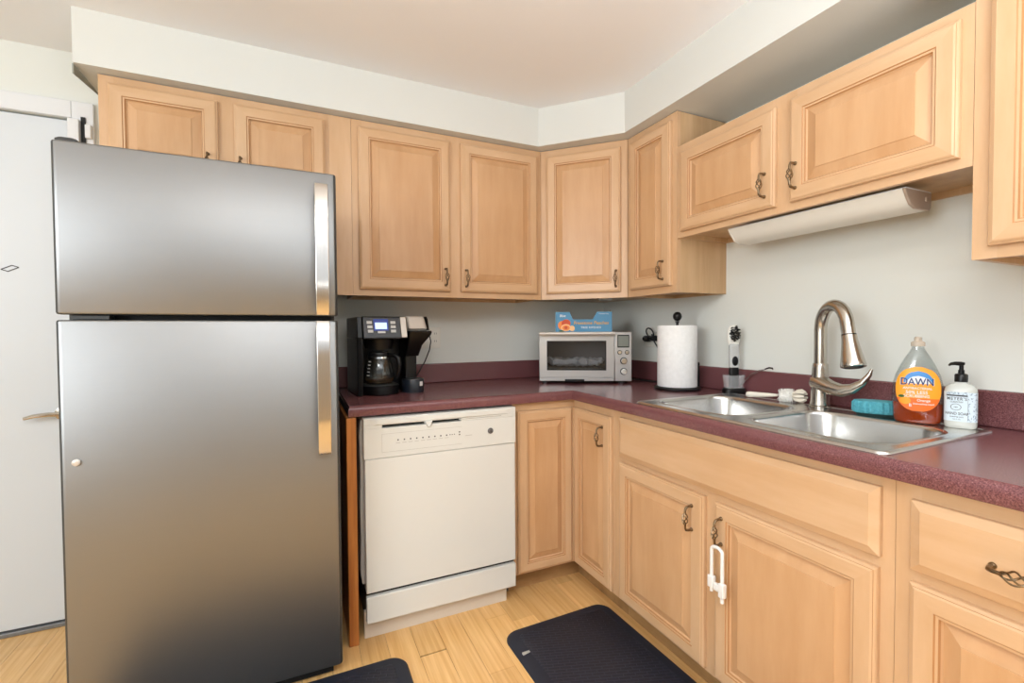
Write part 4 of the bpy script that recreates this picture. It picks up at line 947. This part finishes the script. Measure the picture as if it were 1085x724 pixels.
def stext(body, size, x, z, mm='ink', space=1.0):
    vs, fs = text2d(body, size, space=space); wrap([(x + a, z + b) for a, b in vs], fs, on_s, 0.0012, 'lettering', mm, sl)
stext("MEYER'S", 0.0125, -0.008, 0.0845, space=1.2); stext('CLEAN DAY', 0.0062, -0.008, 0.0755); stext('HAND SOAP', 0.0110, -0.008, 0.042); stext('snowdrop scent', 0.0055, -0.008, 0.033); stext('12.5 FL OZ', 0.0045, -0.008, 0.026)
stext('rain', 0.0065, -0.010, 0.061)
el_ = []; n = 28
for q_ in (0.0105, 0.0118): el_ += [(-0.010 + q_ * 1.2 * math.cos(2 * math.pi * k / n), 0.061 + q_ * 0.8 * math.sin(2 * math.pi * k / n)) for k in range(n)]
wrap(el_, [(k, (k + 1) % n, n + (k + 1) % n, n + k) for k in range(n)], on_s, 0.0012, 'label_oval', 'ink', sl)
rn = random.Random(9); pp_, ff_ = [], []
for k in range(70):
    x, z = (rn.uniform(0.022, 0.056), rn.uniform(0.022, 0.102)) if k < 52 else (rn.uniform(-0.04, 0.02), rn.uniform(0.0975, 0.103)); a = rn.random() * 3.14; l_, w_ = rn.uniform(0.0025, 0.0048), 0.0007
    dx, dz = math.cos(a), math.sin(a); o0 = len(pp_)
    pp_ += [(x - dx * l_, z - dz * l_), (x - dz * w_ * 1.6, z + dx * w_ * 1.6), (x + dx * l_, z + dz * l_), (x + dz * w_ * 1.6, z - dx * w_ * 1.6)]; ff_.append((o0, o0 + 1, o0 + 2, o0 + 3))
wrap(pp_, ff_, on_s, 0.0011, 'leaf_pattern', mat('grey_blue_print', (138, 156, 172), 0.6), sl)

# ------------------------------------------------------------------ child safety lock hanging on the sink cabinet pull
cl = thing('child_safety_lock', 'white U-shaped child safety lock hanging on the sink cabinet handle', 'lock', (-0.6655, -1.479, 0.548), R(-90))
mb = MB(); U = [(-0.019, -0.140)] + [(0.019 * -math.cos(R(a)), 0.0 + 0.012 * math.sin(R(a)) - 0.012) for a in range(0, 181, 20)] + [(0.019, -0.158)]
mb.tube([(x, 0, z) for x, z in U], 0.0052, 10, flat=1.0); mb.build('loop', 'lwhite', cl, smooth=60)
mb = MB(); mb.box(-0.029, -0.008, -0.128, -0.009, 0.008, -0.092); mb.box(0.010, -0.008, -0.142, 0.029, 0.008, -0.100); mb.box(-0.009, -0.006, -0.130, 0.010, 0.006, -0.108); mb.build('sliding_clasp', 'lwhite', cl, bevel=0.003)
